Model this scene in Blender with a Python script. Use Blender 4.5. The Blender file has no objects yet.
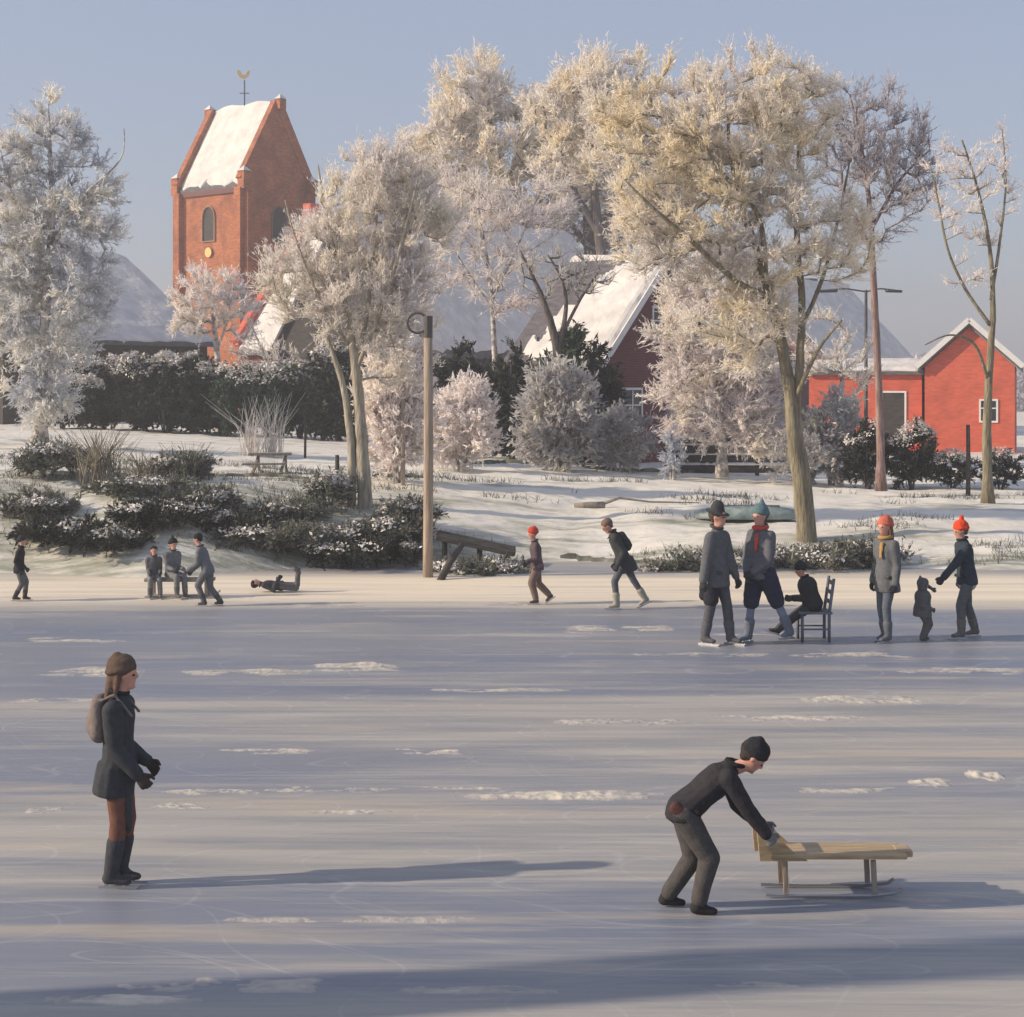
import bpy, bmesh, math, random
import numpy as np
from mathutils import Vector, Matrix, noise as mnoise
R = math.radians
random.seed(7); rng = np.random.default_rng(11)
scene = bpy.context.scene
COL = scene.collection

# ------------------------------------------------------------------ camera
F = 1700.0; HZ = 385.0; CH = 3.25          # focal length in pixels, horizon row, eye height
cam = bpy.data.cameras.new("camera"); camo = bpy.data.objects.new("camera", cam); COL.objects.link(camo)
camo.location = (0, 0, CH); camo.rotation_euler = (R(90), 0, 0)
cam.sensor_fit = 'HORIZONTAL'; cam.sensor_width = 36.0; cam.lens = F / 1024 * 36.0
cam.shift_y = -(508.5 - HZ) / 1024.0
cam.clip_start = 0.1; cam.clip_end = 5000
scene.camera = camo

# ------------------------------------------------------------------ sky and sun
HAZE = 0.0022
SUN_EL = R(25); SUN_DIR = Vector((1.0, 0.16, 0)).normalized()      # the way the light travels over the ground
scene.view_settings.view_transform = 'Standard'; scene.view_settings.look = 'None'
scene.view_settings.gamma = 1.0
scene.view_settings.exposure = 0.42
w = bpy.data.worlds.new("World"); scene.world = w; w.use_nodes = True
nt = w.node_tree; nt.nodes.clear()
sky = nt.nodes.new('ShaderNodeTexSky'); sky.sky_type = 'NISHITA'; sky.sun_disc = False
sky.sun_elevation = SUN_EL
sky.sun_rotation = math.atan2(-SUN_DIR.x, -SUN_DIR.y)
sky.air_density = 1.2; sky.dust_density = 0.8; sky.ozone_density = 2.6
bg = nt.nodes.new('ShaderNodeBackground'); bg.inputs['Strength'].default_value = 0.12
wo = nt.nodes.new('ShaderNodeOutputWorld')
veil = nt.nodes.new('ShaderNodeMixRGB'); veil.inputs['Fac'].default_value = 0.68      # thin high winter veil evening out the clear sky
veil.inputs['Color2'].default_value = (2.35, 2.55, 3.5, 1)
nt.links.new(sky.outputs[0], veil.inputs['Color1']); nt.links.new(veil.outputs[0], bg.inputs[0]); nt.links.new(bg.outputs[0], wo.inputs[0])
sl = bpy.data.lights.new("sun", 'SUN'); sl.energy = 3.9; sl.angle = R(0.8); sl.color = (1.0, 0.83, 0.64)
so = bpy.data.objects.new("sun", sl); COL.objects.link(so); so.location = (-40, -10, 30)
d = Vector((SUN_DIR.x * math.cos(SUN_EL), SUN_DIR.y * math.cos(SUN_EL), -math.sin(SUN_EL)))
so.rotation_euler = d.to_track_quat('-Z', 'Y').to_euler()

# ------------------------------------------------------------------ helpers
def tag(o, label=None, cat=None, group=None, kind=None):
    if label: o['label'] = label
    if cat: o['category'] = cat
    if group: o['group'] = group
    if kind: o['kind'] = kind
    return o
def empty(name, loc, label, cat, group=None):
    o = bpy.data.objects.new(name, None); COL.objects.link(o); o.location = loc
    o.empty_display_size = 0.2
    return tag(o, label, cat, group)
def wloc(o):
    v = Vector((0, 0, 0))
    while o is not None:
        v = v + o.location; o = o.parent
    return v
def link_mesh(name, me, mats, parent=None, loc=None):
    o = bpy.data.objects.new(name, me); COL.objects.link(o)
    if not isinstance(mats, (list, tuple)): mats = [mats]
    for m in mats: me.materials.append(m)
    if parent is not None: o.parent = parent
    if loc is not None: o.location = loc
    return o
def fix_normals(me):
    bm = bmesh.new(); bm.from_mesh(me); bmesh.ops.recalc_face_normals(bm, faces=bm.faces); bm.to_mesh(me); bm.free()
def obj(name, V, Fc, mats, parent=None, loc=None, smooth=False, mi=None, fix=True):
    """V world coordinates; origin = parent's world location, or loc for a top-level mesh."""
    V = np.asarray(V, dtype=np.float64).reshape(-1, 3)
    o0 = wloc(parent) if parent is not None else Vector(loc if loc is not None else (0, 0, 0))
    V = V - np.array(o0)
    me = bpy.data.meshes.new(name)
    me.from_pydata(V.tolist(), [], [tuple(f) for f in Fc])
    if mi is not None: me.polygons.foreach_set('material_index', np.asarray(mi, dtype=np.int32))
    if fix: fix_normals(me)
    if smooth: me.polygons.foreach_set('use_smooth', [True] * len(me.polygons))
    me.update()
    return link_mesh(name, me, mats, parent, None if parent is not None else o0)
def fast_mesh(name, V, Q, mats, parent=None, loc=None, mi=None, smooth=False):
    """numpy quads"""
    o0 = np.array(wloc(parent)) if parent is not None else np.array(loc if loc is not None else (0., 0., 0.))
    V = np.asarray(V, dtype=np.float32) - o0.astype(np.float32); Q = np.asarray(Q, dtype=np.int32)
    me = bpy.data.meshes.new(name)
    me.vertices.add(len(V)); me.vertices.foreach_set('co', V.ravel())
    n, k = Q.shape
    me.loops.add(n * k); me.loops.foreach_set('vertex_index', Q.ravel())
    me.polygons.add(n); me.polygons.foreach_set('loop_start', np.arange(0, n * k, k, dtype=np.int32))
    if mi is not None: me.polygons.foreach_set('material_index', np.asarray(mi, dtype=np.int32))
    if smooth: me.polygons.foreach_set('use_smooth', np.ones(n, dtype=bool))
    me.update(calc_edges=True)
    return link_mesh(name, me, mats, parent, None if parent is not None else Vector(o0.tolist()))
class MB:
    def __init__(s): s.v = []; s.f = []
    def add(s, V, Fc):
        n = len(s.v); s.v += [tuple(p) for p in V]; s.f += [tuple(i + n for i in f) for f in Fc]; return s
    def box(s, c, size, rz=0, M=None):
        x, y, z = [k / 2 for k in size]
        P = [Vector((a, b, e)) for a in (-x, x) for b in (-y, y) for e in (-z, z)]
        m = M if M is not None else Matrix.Rotation(rz, 3, 'Z')
        P = [m @ p + Vector(c) for p in P]
        return s.add(P, [(0, 1, 3, 2), (4, 6, 7, 5), (0, 4, 5, 1), (2, 3, 7, 6), (0, 2, 6, 4), (1, 5, 7, 3)])
    def bar(s, p, q, w, h):
        p, q = Vector(p), Vector(q); d = q - p
        m = d.to_track_quat('X', 'Z').to_matrix()
        return s.box((p + q) / 2, (d.length, w, h), M=m)
    def tube(s, pts, rad, n=10, cap=True, wob=0):
        pts = [Vector(p) for p in pts]; rad = rad if isinstance(rad, (list, tuple)) else [rad] * len(pts)
        V = []; Fc = []
        for i, p in enumerate(pts):
            t = (pts[min(i + 1, len(pts) - 1)] - pts[max(i - 1, 0)]).normalized()
            u = t.cross(Vector((0.13, 1, 0.21))).normalized(); v = t.cross(u)
            for k in range(n):
                a = 2 * math.pi * k / n
                rr = rad[i] * (1 + wob * math.sin(3 * a + i * 1.7) + wob * random.uniform(-1, 1))
                V.append(p + (u * math.cos(a) + v * math.sin(a)) * rr)
        for i in range(len(pts) - 1):
            for k in range(n):
                a = i * n + k; b = i * n + (k + 1) % n
                Fc.append((a, b, b + n, a + n))
        if cap: Fc += [tuple(range(n)), tuple(range((len(pts) - 1) * n, len(pts) * n))]
        return s.add(V, Fc)
    def build(s, name, mats, parent=None, loc=None, smooth=False, bevel=0):
        o = obj(name, s.v, s.f, mats, parent, loc, smooth)
        if bevel:
            m = o.modifiers.new('bevel', 'BEVEL'); m.width = bevel; m.segments = 2
        return o
def gp(px, py, z=0.0):
    D = (CH - z) * F / (py - HZ)
    return Vector(((px - 512) / F * D, D, z))
def at(px, py, D):
    return Vector(((px - 512) / F * D, D, CH - (py - HZ) / F * D))

# ------------------------------------------------------------------ materials
def mat(name, c1, c2=None, scale=4.0, rough=0.8, stretch=(1, 1, 1), bump=0.0, bscale=None, contrast=(0.35, 0.65), c3=None, spec=0.3, transl=0.0, island=0.0, detail=5):
    m = bpy.data.materials.new(name); m.use_nodes = True; n = m.node_tree; N = n.nodes; L = n.links
    b = N['Principled BSDF']; out = N['Material Output']
    b.inputs['Roughness'].default_value = rough
    b.inputs['Specular IOR Level'].default_value = spec
    tc = N.new('ShaderNodeTexCoord'); mp = N.new('ShaderNodeMapping'); mp.inputs['Scale'].default_value = stretch
    L.new(tc.outputs['Object'], mp.inputs['Vector'])
    col = None
    if c2 is not None:
        nz = N.new('ShaderNodeTexNoise'); nz.inputs['Scale'].default_value = scale; nz.inputs['Detail'].default_value = detail; nz.inputs['Roughness'].default_value = 0.6
        L.new(mp.outputs[0], nz.inputs['Vector'])
        cr = N.new('ShaderNodeValToRGB'); e = cr.color_ramp.elements
        e[0].position = contrast[0]; e[0].color = (*c1, 1); e[1].position = contrast[1]; e[1].color = (*c2, 1)
        if c3 is not None:
            k = e.new((contrast[0] + contrast[1]) / 2); k.color = (*c3, 1)
        L.new(nz.outputs['Fac'], cr.inputs[0]); col = cr.outputs[0]
    if island > 0 and col is not None:
        ge = N.new('ShaderNodeNewGeometry'); hs = N.new('ShaderNodeHueSaturation')
        ma = N.new('ShaderNodeMapRange'); ma.inputs['To Min'].default_value = 1 - island; ma.inputs['To Max'].default_value = 1 + island
        L.new(ge.outputs['Random Per Island'], ma.inputs['Value']); L.new(ma.outputs[0], hs.inputs['Value'])
        L.new(col, hs.inputs['Color']); col = hs.outputs[0]
    if col is not None: L.new(col, b.inputs['Base Color'])
    else: b.inputs['Base Color'].default_value = (*c1, 1)
    if bump > 0:
        nb = N.new('ShaderNodeTexNoise'); nb.inputs['Scale'].default_value = bscale or scale * 4; nb.inputs['Detail'].default_value = 5
        L.new(mp.outputs[0], nb.inputs['Vector'])
        bp = N.new('ShaderNodeBump'); bp.inputs['Strength'].default_value = bump; bp.inputs['Distance'].default_value = 0.05
        L.new(nb.outputs['Fac'], bp.inputs['Height']); L.new(bp.outputs[0], b.inputs['Normal'])
    if transl > 0:
        tr = N.new('ShaderNodeBsdfTranslucent'); mx = N.new('ShaderNodeMixShader'); mx.inputs[0].default_value = transl
        if col is not None: L.new(col, tr.inputs['Color'])
        else: tr.inputs['Color'].default_value = (*c1, 1)
        L.new(b.outputs[0], mx.inputs[1]); L.new(tr.outputs[0], mx.inputs[2]); L.new(mx.outputs[0], out.inputs['Surface'])
    return m
def brick(name, c1, c2, mortar, bw=0.22, bh=0.075, weather=0.35, dark=(0.12, 0.05, 0.035)):
    m = mat(name, c1, c2, 1.0, 0.9); n = m.node_tree; N = n.nodes; L = n.links; b = N['Principled BSDF']
    uv = N.new('ShaderNodeUVMap'); br = N.new('ShaderNodeTexBrick')
    br.inputs['Color1'].default_value = (*c1, 1); br.inputs['Color2'].default_value = (*c2, 1); br.inputs['Mortar'].default_value = (*mortar, 1)
    br.inputs['Scale'].default_value = 1; br.inputs['Brick Width'].default_value = bw; br.inputs['Row Height'].default_value = bh
    br.inputs['Mortar Size'].default_value = 0.008; br.inputs['Mortar Smooth'].default_value = 0.3
    L.new(uv.outputs[0], br.inputs['Vector'])
    tc = N.new('ShaderNodeTexCoord'); nz = N.new('ShaderNodeTexNoise'); nz.inputs['Scale'].default_value = 0.9; nz.inputs['Detail'].default_value = 8; nz.inputs['Roughness'].default_value = 0.65
    L.new(tc.outputs['Object'], nz.inputs['Vector'])
    mr = N.new('ShaderNodeMapRange'); mr.inputs['From Min'].default_value = 0.42; mr.inputs['From Max'].default_value = 0.68; mr.inputs['To Max'].default_value = weather
    L.new(nz.outputs['Fac'], mr.inputs['Value'])
    mx = N.new('ShaderNodeMixRGB'); mx.inputs['Color2'].default_value = (*dark, 1)
    L.new(mr.outputs[0], mx.inputs['Fac']); L.new(br.outputs['Color'], mx.inputs['Color1']); L.new(mx.outputs[0], b.inputs['Base Color'])
    bp = N.new('ShaderNodeBump'); bp.inputs['Strength'].default_value = 0.4; bp.inputs['Distance'].default_value = 0.01
    L.new(br.outputs['Fac'], bp.inputs['Height']); bp.invert = True; L.new(bp.outputs[0], b.inputs['Normal'])
    return m
MT = {}
MT['brick_orange'] = brick('orange_brick', (0.56, 0.19, 0.07), (0.36, 0.10, 0.045), (0.36, 0.21, 0.14), weather=.6)
MT['brick_dark'] = brick('dark_brick', (0.20, 0.085, 0.075), (0.16, 0.07, 0.065), (0.22, 0.15, 0.13))
MT['brick_red'] = brick('red_brick', (0.74, 0.14, 0.075), (0.62, 0.10, 0.06), (0.5, 0.2, 0.14), weather=0.35)
MT['brick_maroon'] = brick('maroon_brick', (0.17, 0.055, 0.055), (0.13, 0.045, 0.045), (0.2, 0.11, 0.1))
MT['roof_snow'] = mat('roof_snow', (0.60, 0.575, 0.54), (0.80, 0.76, 0.70), 1.4, 0.7, bump=0.8, bscale=3.5)
MT['tile'] = mat('dark_tile', (0.09, 0.085, 0.09), (0.16, 0.15, 0.16), 3, 0.75, stretch=(1, 1, 4), bump=0.4)
MT['dark_wood'] = mat('dark_wood', (0.035, 0.032, 0.03), (0.085, 0.075, 0.065), 3, 0.8, stretch=(1, 1, 6), bump=0.3)
MT['wood_tan'] = mat('tan_wood', (0.36, 0.26, 0.15), (0.50, 0.38, 0.23), 5, 0.6, stretch=(1, 8, 8), bump=0.15)
MT['pole_wood'] = mat('pole_wood', (0.24, 0.19, 0.145), (0.46, 0.36, 0.27), 4, 0.8, stretch=(6, 6, 0.4), bump=0.3)
MT['grey_wood'] = mat('grey_wood', (0.20, 0.18, 0.15), (0.34, 0.30, 0.25), 4, 0.85, stretch=(3, 3, 0.6), bump=0.4)
MT['glass'] = mat('window_glass', (0.03, 0.035, 0.04), rough=0.12, spec=0.6)
MT['white_paint'] = mat('white_paint', (0.72, 0.70, 0.66), (0.80, 0.78, 0.74), 4, 0.6)
MT['iron'] = mat('dark_iron', (0.05, 0.05, 0.055), (0.10, 0.085, 0.075), 12, 0.55, spec=0.5)
MT['gold'] = mat('gilt', (0.55, 0.40, 0.15), (0.68, 0.50, 0.20), 5, 0.4)
MT['gold'].node_tree.nodes['Principled BSDF'].inputs['Metallic'].default_value = 0.4
MT['steel'] = mat('skate_steel', (0.55, 0.56, 0.58), rough=0.3)
MT['steel'].node_tree.nodes['Principled BSDF'].inputs['Metallic'].default_value = 0.9
MT['teal_paint'] = mat('teal_paint', (0.15, 0.22, 0.22), (0.36, 0.42, 0.39), 5, 0.6)
MT['bark'] = mat('olive_bark', (0.15, 0.125, 0.085), (0.34, 0.30, 0.20), 5, 0.9, stretch=(3, 3, 0.5), bump=0.8, bscale=14)
MT['bark_dark'] = mat('dark_bark', (0.07, 0.06, 0.055), (0.20, 0.165, 0.15), 5, 0.9, stretch=(3, 3, 0.5), bump=0.8, bscale=14)
MT['bark_frost'] = mat('frosted_bark', (0.22, 0.20, 0.19), (0.62, 0.58, 0.53), 6, 0.85, contrast=(0.42, 0.58), bump=0.5, bscale=12)
def frost(name, c1, c2, c3, sc=1.0): return mat(name, c1, c2, sc, 0.75, c3=c3, transl=0.5, island=0.10, spec=0.2, contrast=(0.36, 0.64), detail=3)  # sunlit cream and shaded grey-lilac crown tints, mixed into the frost colour by noise
MT['frost_cream'] = frost('cream_hoarfrost', (0.88, 0.84, 0.82), (0.98, 0.93, 0.82), (0.95, 0.90, 0.84), 0.9)
MT['frost_yellow'] = frost('golden_hoarfrost', (0.90, 0.86, 0.84), (0.98, 0.90, 0.72), (0.96, 0.91, 0.83), 0.45)
MT['frost_lilac'] = frost('lilac_hoarfrost', (0.46, 0.44, 0.48), (0.82, 0.77, 0.75), (0.64, 0.61, 0.63), 0.5)
MT['frost_pink'] = frost('pink_hoarfrost', (0.88, 0.83, 0.82), (0.98, 0.93, 0.84), (0.96, 0.90, 0.86), 0.9)
MT['frost_blue'] = frost('blue_hoarfrost', (0.58, 0.60, 0.66), (0.95, 0.91, 0.82), (0.82, 0.82, 0.81), 1.0)
MT['frost_grey'] = frost('grey_hoarfrost', (0.48, 0.47, 0.49), (0.82, 0.79, 0.70), (0.66, 0.64, 0.63), 1.2)
MT['leaf_dark'] = mat('dark_evergreen', (0.020, 0.026, 0.020), (0.075, 0.078, 0.058), 2.0, 0.85, island=0.35, transl=0.1, c3=(0.045, 0.050, 0.038))
MT['leaf_green'] = mat('green_evergreen', (0.030, 0.060, 0.035), (0.085, 0.125, 0.075), 2.0, 0.8, island=0.3, transl=0.1)
MT['scrub'] = mat('winter_scrub', (0.075, 0.085, 0.068), (0.30, 0.29, 0.235), 1.6, 0.9, island=0.4, transl=0.15, c3=(0.16, 0.165, 0.13))
MT['straw'] = mat('dead_grass', (0.26, 0.23, 0.16), (0.46, 0.42, 0.33), 3, 0.9, island=0.3, transl=0.2)
MT['skin'] = mat('skin', (0.56, 0.28, 0.20), (0.64, 0.34, 0.25), 20, 0.55)
MT['eye'] = mat('eye', (0.03, 0.025, 0.02), rough=0.2)
def cloth(name, c, k=1.45, sc=9): 
    return mat(name, tuple(x * 0.9 for x in c), tuple(min(1, x * 1.18) for x in c), 26, 0.92, bump=0.25, bscale=110, spec=0.15)

# ------------------------------------------------------------------ ground
def plateau(x): return min(1.75, max(0.68, 1.08 - 0.046 * x))
def shore(x): return 30.6 + 0.5 * math.sin(x * 0.45 + 1) + 0.25 * math.sin(x * 1.3) - (1.0 / (1 + math.exp((x + 4.5) * 1.2))) * 1.3
def gz(x, y):
    s = shore(x); t = (y - s) / (6.0 + 1.5 / (1 + math.exp(-x * .8)))
    if y < s: return -0.35 * min(1, (s - y) / 0.8)
    t = min(1, t); h = plateau(x) * (1 - (1 - t) ** 2)
    h += 0.05 * mnoise.noise(Vector((x * 0.6, y * 0.5, 0))) * min(1, (y - s)) + (0.045 * mnoise.noise(Vector((x * 1.6, y * 1.9, 4))) + .03 * mnoise.noise(Vector((x * 3.1, y * 4.3, 7)))) * min(1, (y - s))
    return h
def surf(px, py):
    """ground point seen at a pixel"""
    D = 26.0
    while D < 160:
        x = (px - 512) / F * D
        if CH - (py - HZ) / F * D <= max(0, gz(x, D)): return Vector((x, D, max(0, gz(x, D))))
        D += 0.1
    return Vector(((px - 512) / F * 160, 160, 1))
ys = np.unique(np.concatenate([np.linspace(-60, 26, 12), np.arange(26, 48, 0.13), np.arange(48, 110, 1.2), np.linspace(110, 480, 16)]))
xs = np.unique(np.concatenate([np.linspace(-400, -120, 8), np.linspace(-110, -26, 14), np.arange(-25, 25, 0.16), np.linspace(26, 110, 14), np.linspace(120, 400, 8)]))
V = [(x, y, gz(float(np.clip(x, -40, 40)), y)) for y in ys for x in xs]
nx = len(xs); Q = [(j * nx + i, j * nx + i + 1, (j + 1) * nx + i + 1, (j + 1) * nx + i) for j in range(len(ys) - 1) for i in range(nx - 1)]
m = bpy.data.materials.new('snowy_bank'); m.use_nodes = True; N = m.node_tree.nodes; L = m.node_tree.links; b = N['Principled BSDF']
b.inputs['Roughness'].default_value = 0.75; b.inputs['Specular IOR Level'].default_value = 0.2
tc = N.new('ShaderNodeTexCoord')
def mapped_noise(scale, stretch, detail=6, rough=0.6, loc=(0, 0, 0), dist=0):
    mp = N.new('ShaderNodeMapping'); mp.inputs['Scale'].default_value = stretch; mp.inputs['Location'].default_value = loc
    L.new(tc.outputs['Object'], mp.inputs['Vector'])
    nz = N.new('ShaderNodeTexNoise'); nz.inputs['Scale'].default_value = scale; nz.inputs['Detail'].default_value = detail; nz.inputs['Roughness'].default_value = rough
    nz.inputs['Distortion'].default_value = dist
    L.new(mp.outputs[0], nz.inputs['Vector']); return nz.outputs['Fac']
def mrange(v, a, b_, c=0.0, d_=1.0):
    r = N.new('ShaderNodeMapRange'); r.inputs['From Min'].default_value = a; r.inputs['From Max'].default_value = b_
    r.inputs['To Min'].default_value = c; r.inputs['To Max'].default_value = d_; L.new(v, r.inputs['Value']); return r.outputs[0]
def mixc(f, a, b_):
    x = N.new('ShaderNodeMixRGB')
    if isinstance(f, float): x.inputs['Fac'].default_value = f
    else: L.new(f, x.inputs['Fac'])
    for k, v in (('Color1', a), ('Color2', b_)):
        if isinstance(v, tuple): x.inputs[k].default_value = (*v, 1)
        else: L.new(v, x.inputs[k])
    return x.outputs[0]
def mth(op, a, b_=None):
    x = N.new('ShaderNodeMath'); x.operation = op; x.use_clamp = False
    for k, v in enumerate((a, b_)):
        if v is None: continue
        if isinstance(v, (int, float)): x.inputs[k].default_value = v
        else: L.new(v, x.inputs[k])
    return x.outputs[0]
sep = N.new('ShaderNodeSeparateXYZ'); L.new(tc.outputs['Object'], sep.inputs[0])
n1 = mapped_noise(0.8, (0.35, 1.3, 1)); n2 = mapped_noise(2.6, (0.3, 1.6, 1), loc=(5, 2, 0)); n3 = mapped_noise(1.2, (0.25, 1, 1), loc=(15, 8, 0))
snowc = mixc(mrange(n3, 0.35, 0.65), (0.78, 0.74, 0.63), (0.87, 0.84, 0.75))
grassc = mixc(mrange(n2, 0.4, 0.6), (0.17, 0.18, 0.12), (0.34, 0.35, 0.27))
# grass shows through on the steep lower bank and more so on the left
bank = mrange(sep.outputs['Y'], 31.0, 37.0, 0.14, 0.0)
leftb = mrange(sep.outputs['X'], -3.5, 3.0, 0.10, 0.0)
thr = mth('ADD', mth('ADD', n1, bank), mth('MULTIPLY', leftb, mrange(sep.outputs['Y'], 34, 44, 1.0, 0.35)))
gm = mth('MULTIPLY', mrange(thr, 0.56, 0.70), mrange(n2, 0.35, 0.6))
L.new(mixc(gm, snowc, grassc), b.inputs['Base Color'])
bp = N.new('ShaderNodeBump'); bp.inputs['Strength'].default_value = 0.7; bp.inputs['Distance'].default_value = 0.12
L.new(mapped_noise(3.0, (0.5, 1.4, 1), 8), bp.inputs['Height']); L.new(bp.outputs[0], b.inputs['Normal'])
g = obj('snowy_ground', V, Q, m, loc=(0, 0, 0), smooth=True, fix=False); tag(g, kind='structure')

# the frozen pond
m = bpy.data.materials.new('pond_ice'); m.use_nodes = True; N = m.node_tree.nodes; L = m.node_tree.links; b = N['Principled BSDF']
tc = N.new('ShaderNodeTexCoord'); sep = N.new('ShaderNodeSeparateXYZ'); L.new(tc.outputs['Object'], sep.inputs[0])
a1 = mapped_noise(0.55, (0.16, 1.0, 1), 7, 0.62, dist=0.4); a2 = mapped_noise(2.2, (0.10, 1.4, 1), 8, 0.65, loc=(3, 1, 0), dist=0.3); a3 = mapped_noise(0.35, (0.25, 1, 1), 4, 0.5, loc=(8, 5, 0))
fine = mapped_noise(9, (0.06, 2.2, 1), 6, 0.7, loc=(1, 7, 0))
icec = mixc(mrange(a3, 0.38, 0.62), (0.185, 0.215, 0.28), (0.26, 0.27, 0.295))
frostc = mixc(mrange(a2, 0.35, 0.65), (0.345, 0.335, 0.31), (0.455, 0.43, 0.385))
k = mth('ADD', mth('MULTIPLY', a1, 0.65), mth('MULTIPLY', a2, 0.25)); k = mth('ADD', k, mth('MULTIPLY', fine, 0.22))
# near ice is rubbed matt and pale, the skated lane further out is barer and bluer, the rim under the bank has kept its snow, with sunlit yellow painted into its colour
lane = mth('MULTIPLY', mrange(sep.outputs['Y'], 16.5, 19.5), mrange(sep.outputs['Y'], 24.2, 25.0, 1, 0))
k = mth('SUBTRACT', k, mth('MULTIPLY', lane, 0.11))
mid = mth('MULTIPLY', mrange(sep.outputs['Y'], 12.6, 13.6), mrange(sep.outputs['Y'], 14.4, 15.4, 1, 0)); k = mth('SUBTRACT', k, mth('MULTIPLY', mid, 0.10))
rim = mrange(sep.outputs['Y'], 24.6, 26.0, 0, 1)
c = mixc(mrange(k, 0.455, 0.585), icec, frostc)
c = mixc(mth('MULTIPLY', mrange(mapped_noise(.9, (.18, 1.6, 1), 6, .65, loc=(21, 3, 0)), .56, .68), .55), c, (.58, .49, .36))
c = mixc(mth('MULTIPLY', mth('MULTIPLY', rim, mrange(sep.outputs['Y'], 28.4, 29.6, 1, 0.0)), mrange(a2, 0.34, 0.55, 0.65, 1)), c, (0.88, 0.77, 0.58))
for sc_, st_, rt_, th_ in ((.5, (.35, 1, 1), .5, .0035), (.6, (.3, 1, 1), -.35, .003), (.35, (.6, 1, 1), .12, .002), (1.1, (.2, .8, 1), -.1, .004)):      # skate scratches
    mp = N.new('ShaderNodeMapping'); mp.inputs['Rotation'].default_value = (0, 0, rt_); mp.inputs['Location'].default_value = (sc_ * 9, rt_ * 7, 0); mp.inputs['Scale'].default_value = st_
    L.new(tc.outputs['Object'], mp.inputs['Vector']); nz = N.new('ShaderNodeTexNoise'); nz.inputs['Scale'].default_value = sc_; nz.inputs['Detail'].default_value = 0.3; L.new(mp.outputs[0], nz.inputs['Vector'])
    tri = mth('PINGPONG', nz.outputs['Fac'], .045); ln_ = mrange(tri, 0, th_ * .6, .22, 0)
    c = mixc(mth('MULTIPLY', ln_, mrange(a2, .4, .6, .2, 1)), c, (.70, .69, .66))
L.new(c, b.inputs['Base Color'])
L.new(mrange(k, 0.48, 0.62, 0.42, 0.75), b.inputs['Roughness']); b.inputs['Specular IOR Level'].default_value = 0.35
bp = N.new('ShaderNodeBump'); bp.inputs['Strength'].default_value = 0.35; bp.inputs['Distance'].default_value = 0.02
L.new(mth('ADD', fine, a2), bp.inputs['Height']); L.new(bp.outputs[0], b.inputs['Normal'])
ice = obj('frozen_pond', [(-300, -60, 0), (300, -60, 0), (300, 33.5, 0), (-300, 33.5, 0)], [(0, 1, 2, 3)], m, loc=(0, 0, 0)); tag(ice, kind='structure')

# drifts of windblown snow on the ice (countless smears): one low-relief mesh
MT['drift'] = mat('drifted_snow', (0.50, 0.47, 0.41), (0.72, 0.65, 0.52), 1.5, 0.7, bump=0.6, bscale=9)
N = MT['drift'].node_tree.nodes; L = MT['drift'].node_tree.links; b = N['Principled BSDF']       # thin dusting towards the rim of each drift
tc = N.new('ShaderNodeTexCoord'); sep = N.new('ShaderNodeSeparateXYZ'); L.new(tc.outputs['Object'], sep.inputs[0])
src = b.inputs['Base Color'].links[0].from_socket
L.new(mixc(mth('MULTIPLY', mrange(sep.outputs['Z'], 0.0, 0.010, .15, 1.0), mrange(mapped_noise(14, (.5, 1.5, 1), 4), .3, .55, .45, 1)), (0.36, 0.345, 0.33), src), b.inputs['Base Color'])
V = []; Q = []
def drift(px, py, wpx, dpx, h, seed):
    c = gp(px, py); s = F / c.y; W = wpx * 1.25 / s / 2; Dp = dpx * .8 * c.y * c.y / (F * CH) / 2; h *= .32
    nu, nv = 80, 16; base = len(V)
    for j in range(nv + 1):
        for i in range(nu + 1):
            u = i / nu * 2 - 1; v = j / nv * 2 - 1
            x = c.x + u * W; y = c.y + v * Dp * (1 + 0.45 * mnoise.noise(Vector((u * 2.5, seed, 0)))) + Dp * 0.5 * mnoise.noise(Vector((u * 1.6, seed + 3, 1)))
            e = max(0, 1 - u * u) * max(0, 1 - v * v)
            n_ = mnoise.noise(Vector((x * 1.8, y * 4.0, seed))) + 0.8 * mnoise.noise(Vector((x * 4, y * 11, seed))) + .5 * mnoise.noise(Vector((x * 18, y * 26, seed)))
            V.append((x, y, h * (min(1, e * 1.5) * (0.62 + 1.3 * n_) - 0.32)))
    for j in range(nv):
        for i in range(nu):
            a = base + j * (nu + 1) + i; Q.append((a, a + 1, a + nu + 2, a + nu + 1))
for i, a in enumerate([(250, 672, 130, 9, .03), (350, 668, 90, 12, .04), (90, 672, 90, 12, .03), (860, 700, 120, 13, .05), (790, 719, 160, 10, .04), (600, 722, 80, 8, .03), (665, 722, 50, 9, .03),
    (265, 751, 90, 8, .03), (420, 752, 80, 8, .03), (180, 806, 60, 8, .04), (210, 792, 90, 8, .03), (330, 789, 120, 8, .03), (560, 796, 200, 12, .05), (460, 790, 90, 9, .04), (45, 810, 34, 10, .04), (930, 782, 40, 14, .06),
    (985, 776, 34, 14, .06), (620, 629, 100, 10, .04), (760, 634, 90, 6, .03), (960, 670, 120, 9, .03), (850, 655, 110, 7, .03), (220, 985, 180, 22, .03), (120, 1000, 150, 16, .03), (480, 990, 150, 12, .02), (790, 985, 190, 8, .015), (700, 655, 120, 6, .02),
    (60, 700, 110, 6, .02), (500, 690, 120, 5, .02), (860, 790, 110, 8, .03), (370, 812, 110, 7, .03), (930, 640, 90, 6, .03), (80, 640, 110, 6, .02), (480, 604, 110, 5, .02), (300, 606, 120, 5, .02), (880, 900, 150, 8, .012), (350, 920, 220, 9, .012)]):
    drift(*a, i * 3.7)
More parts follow.
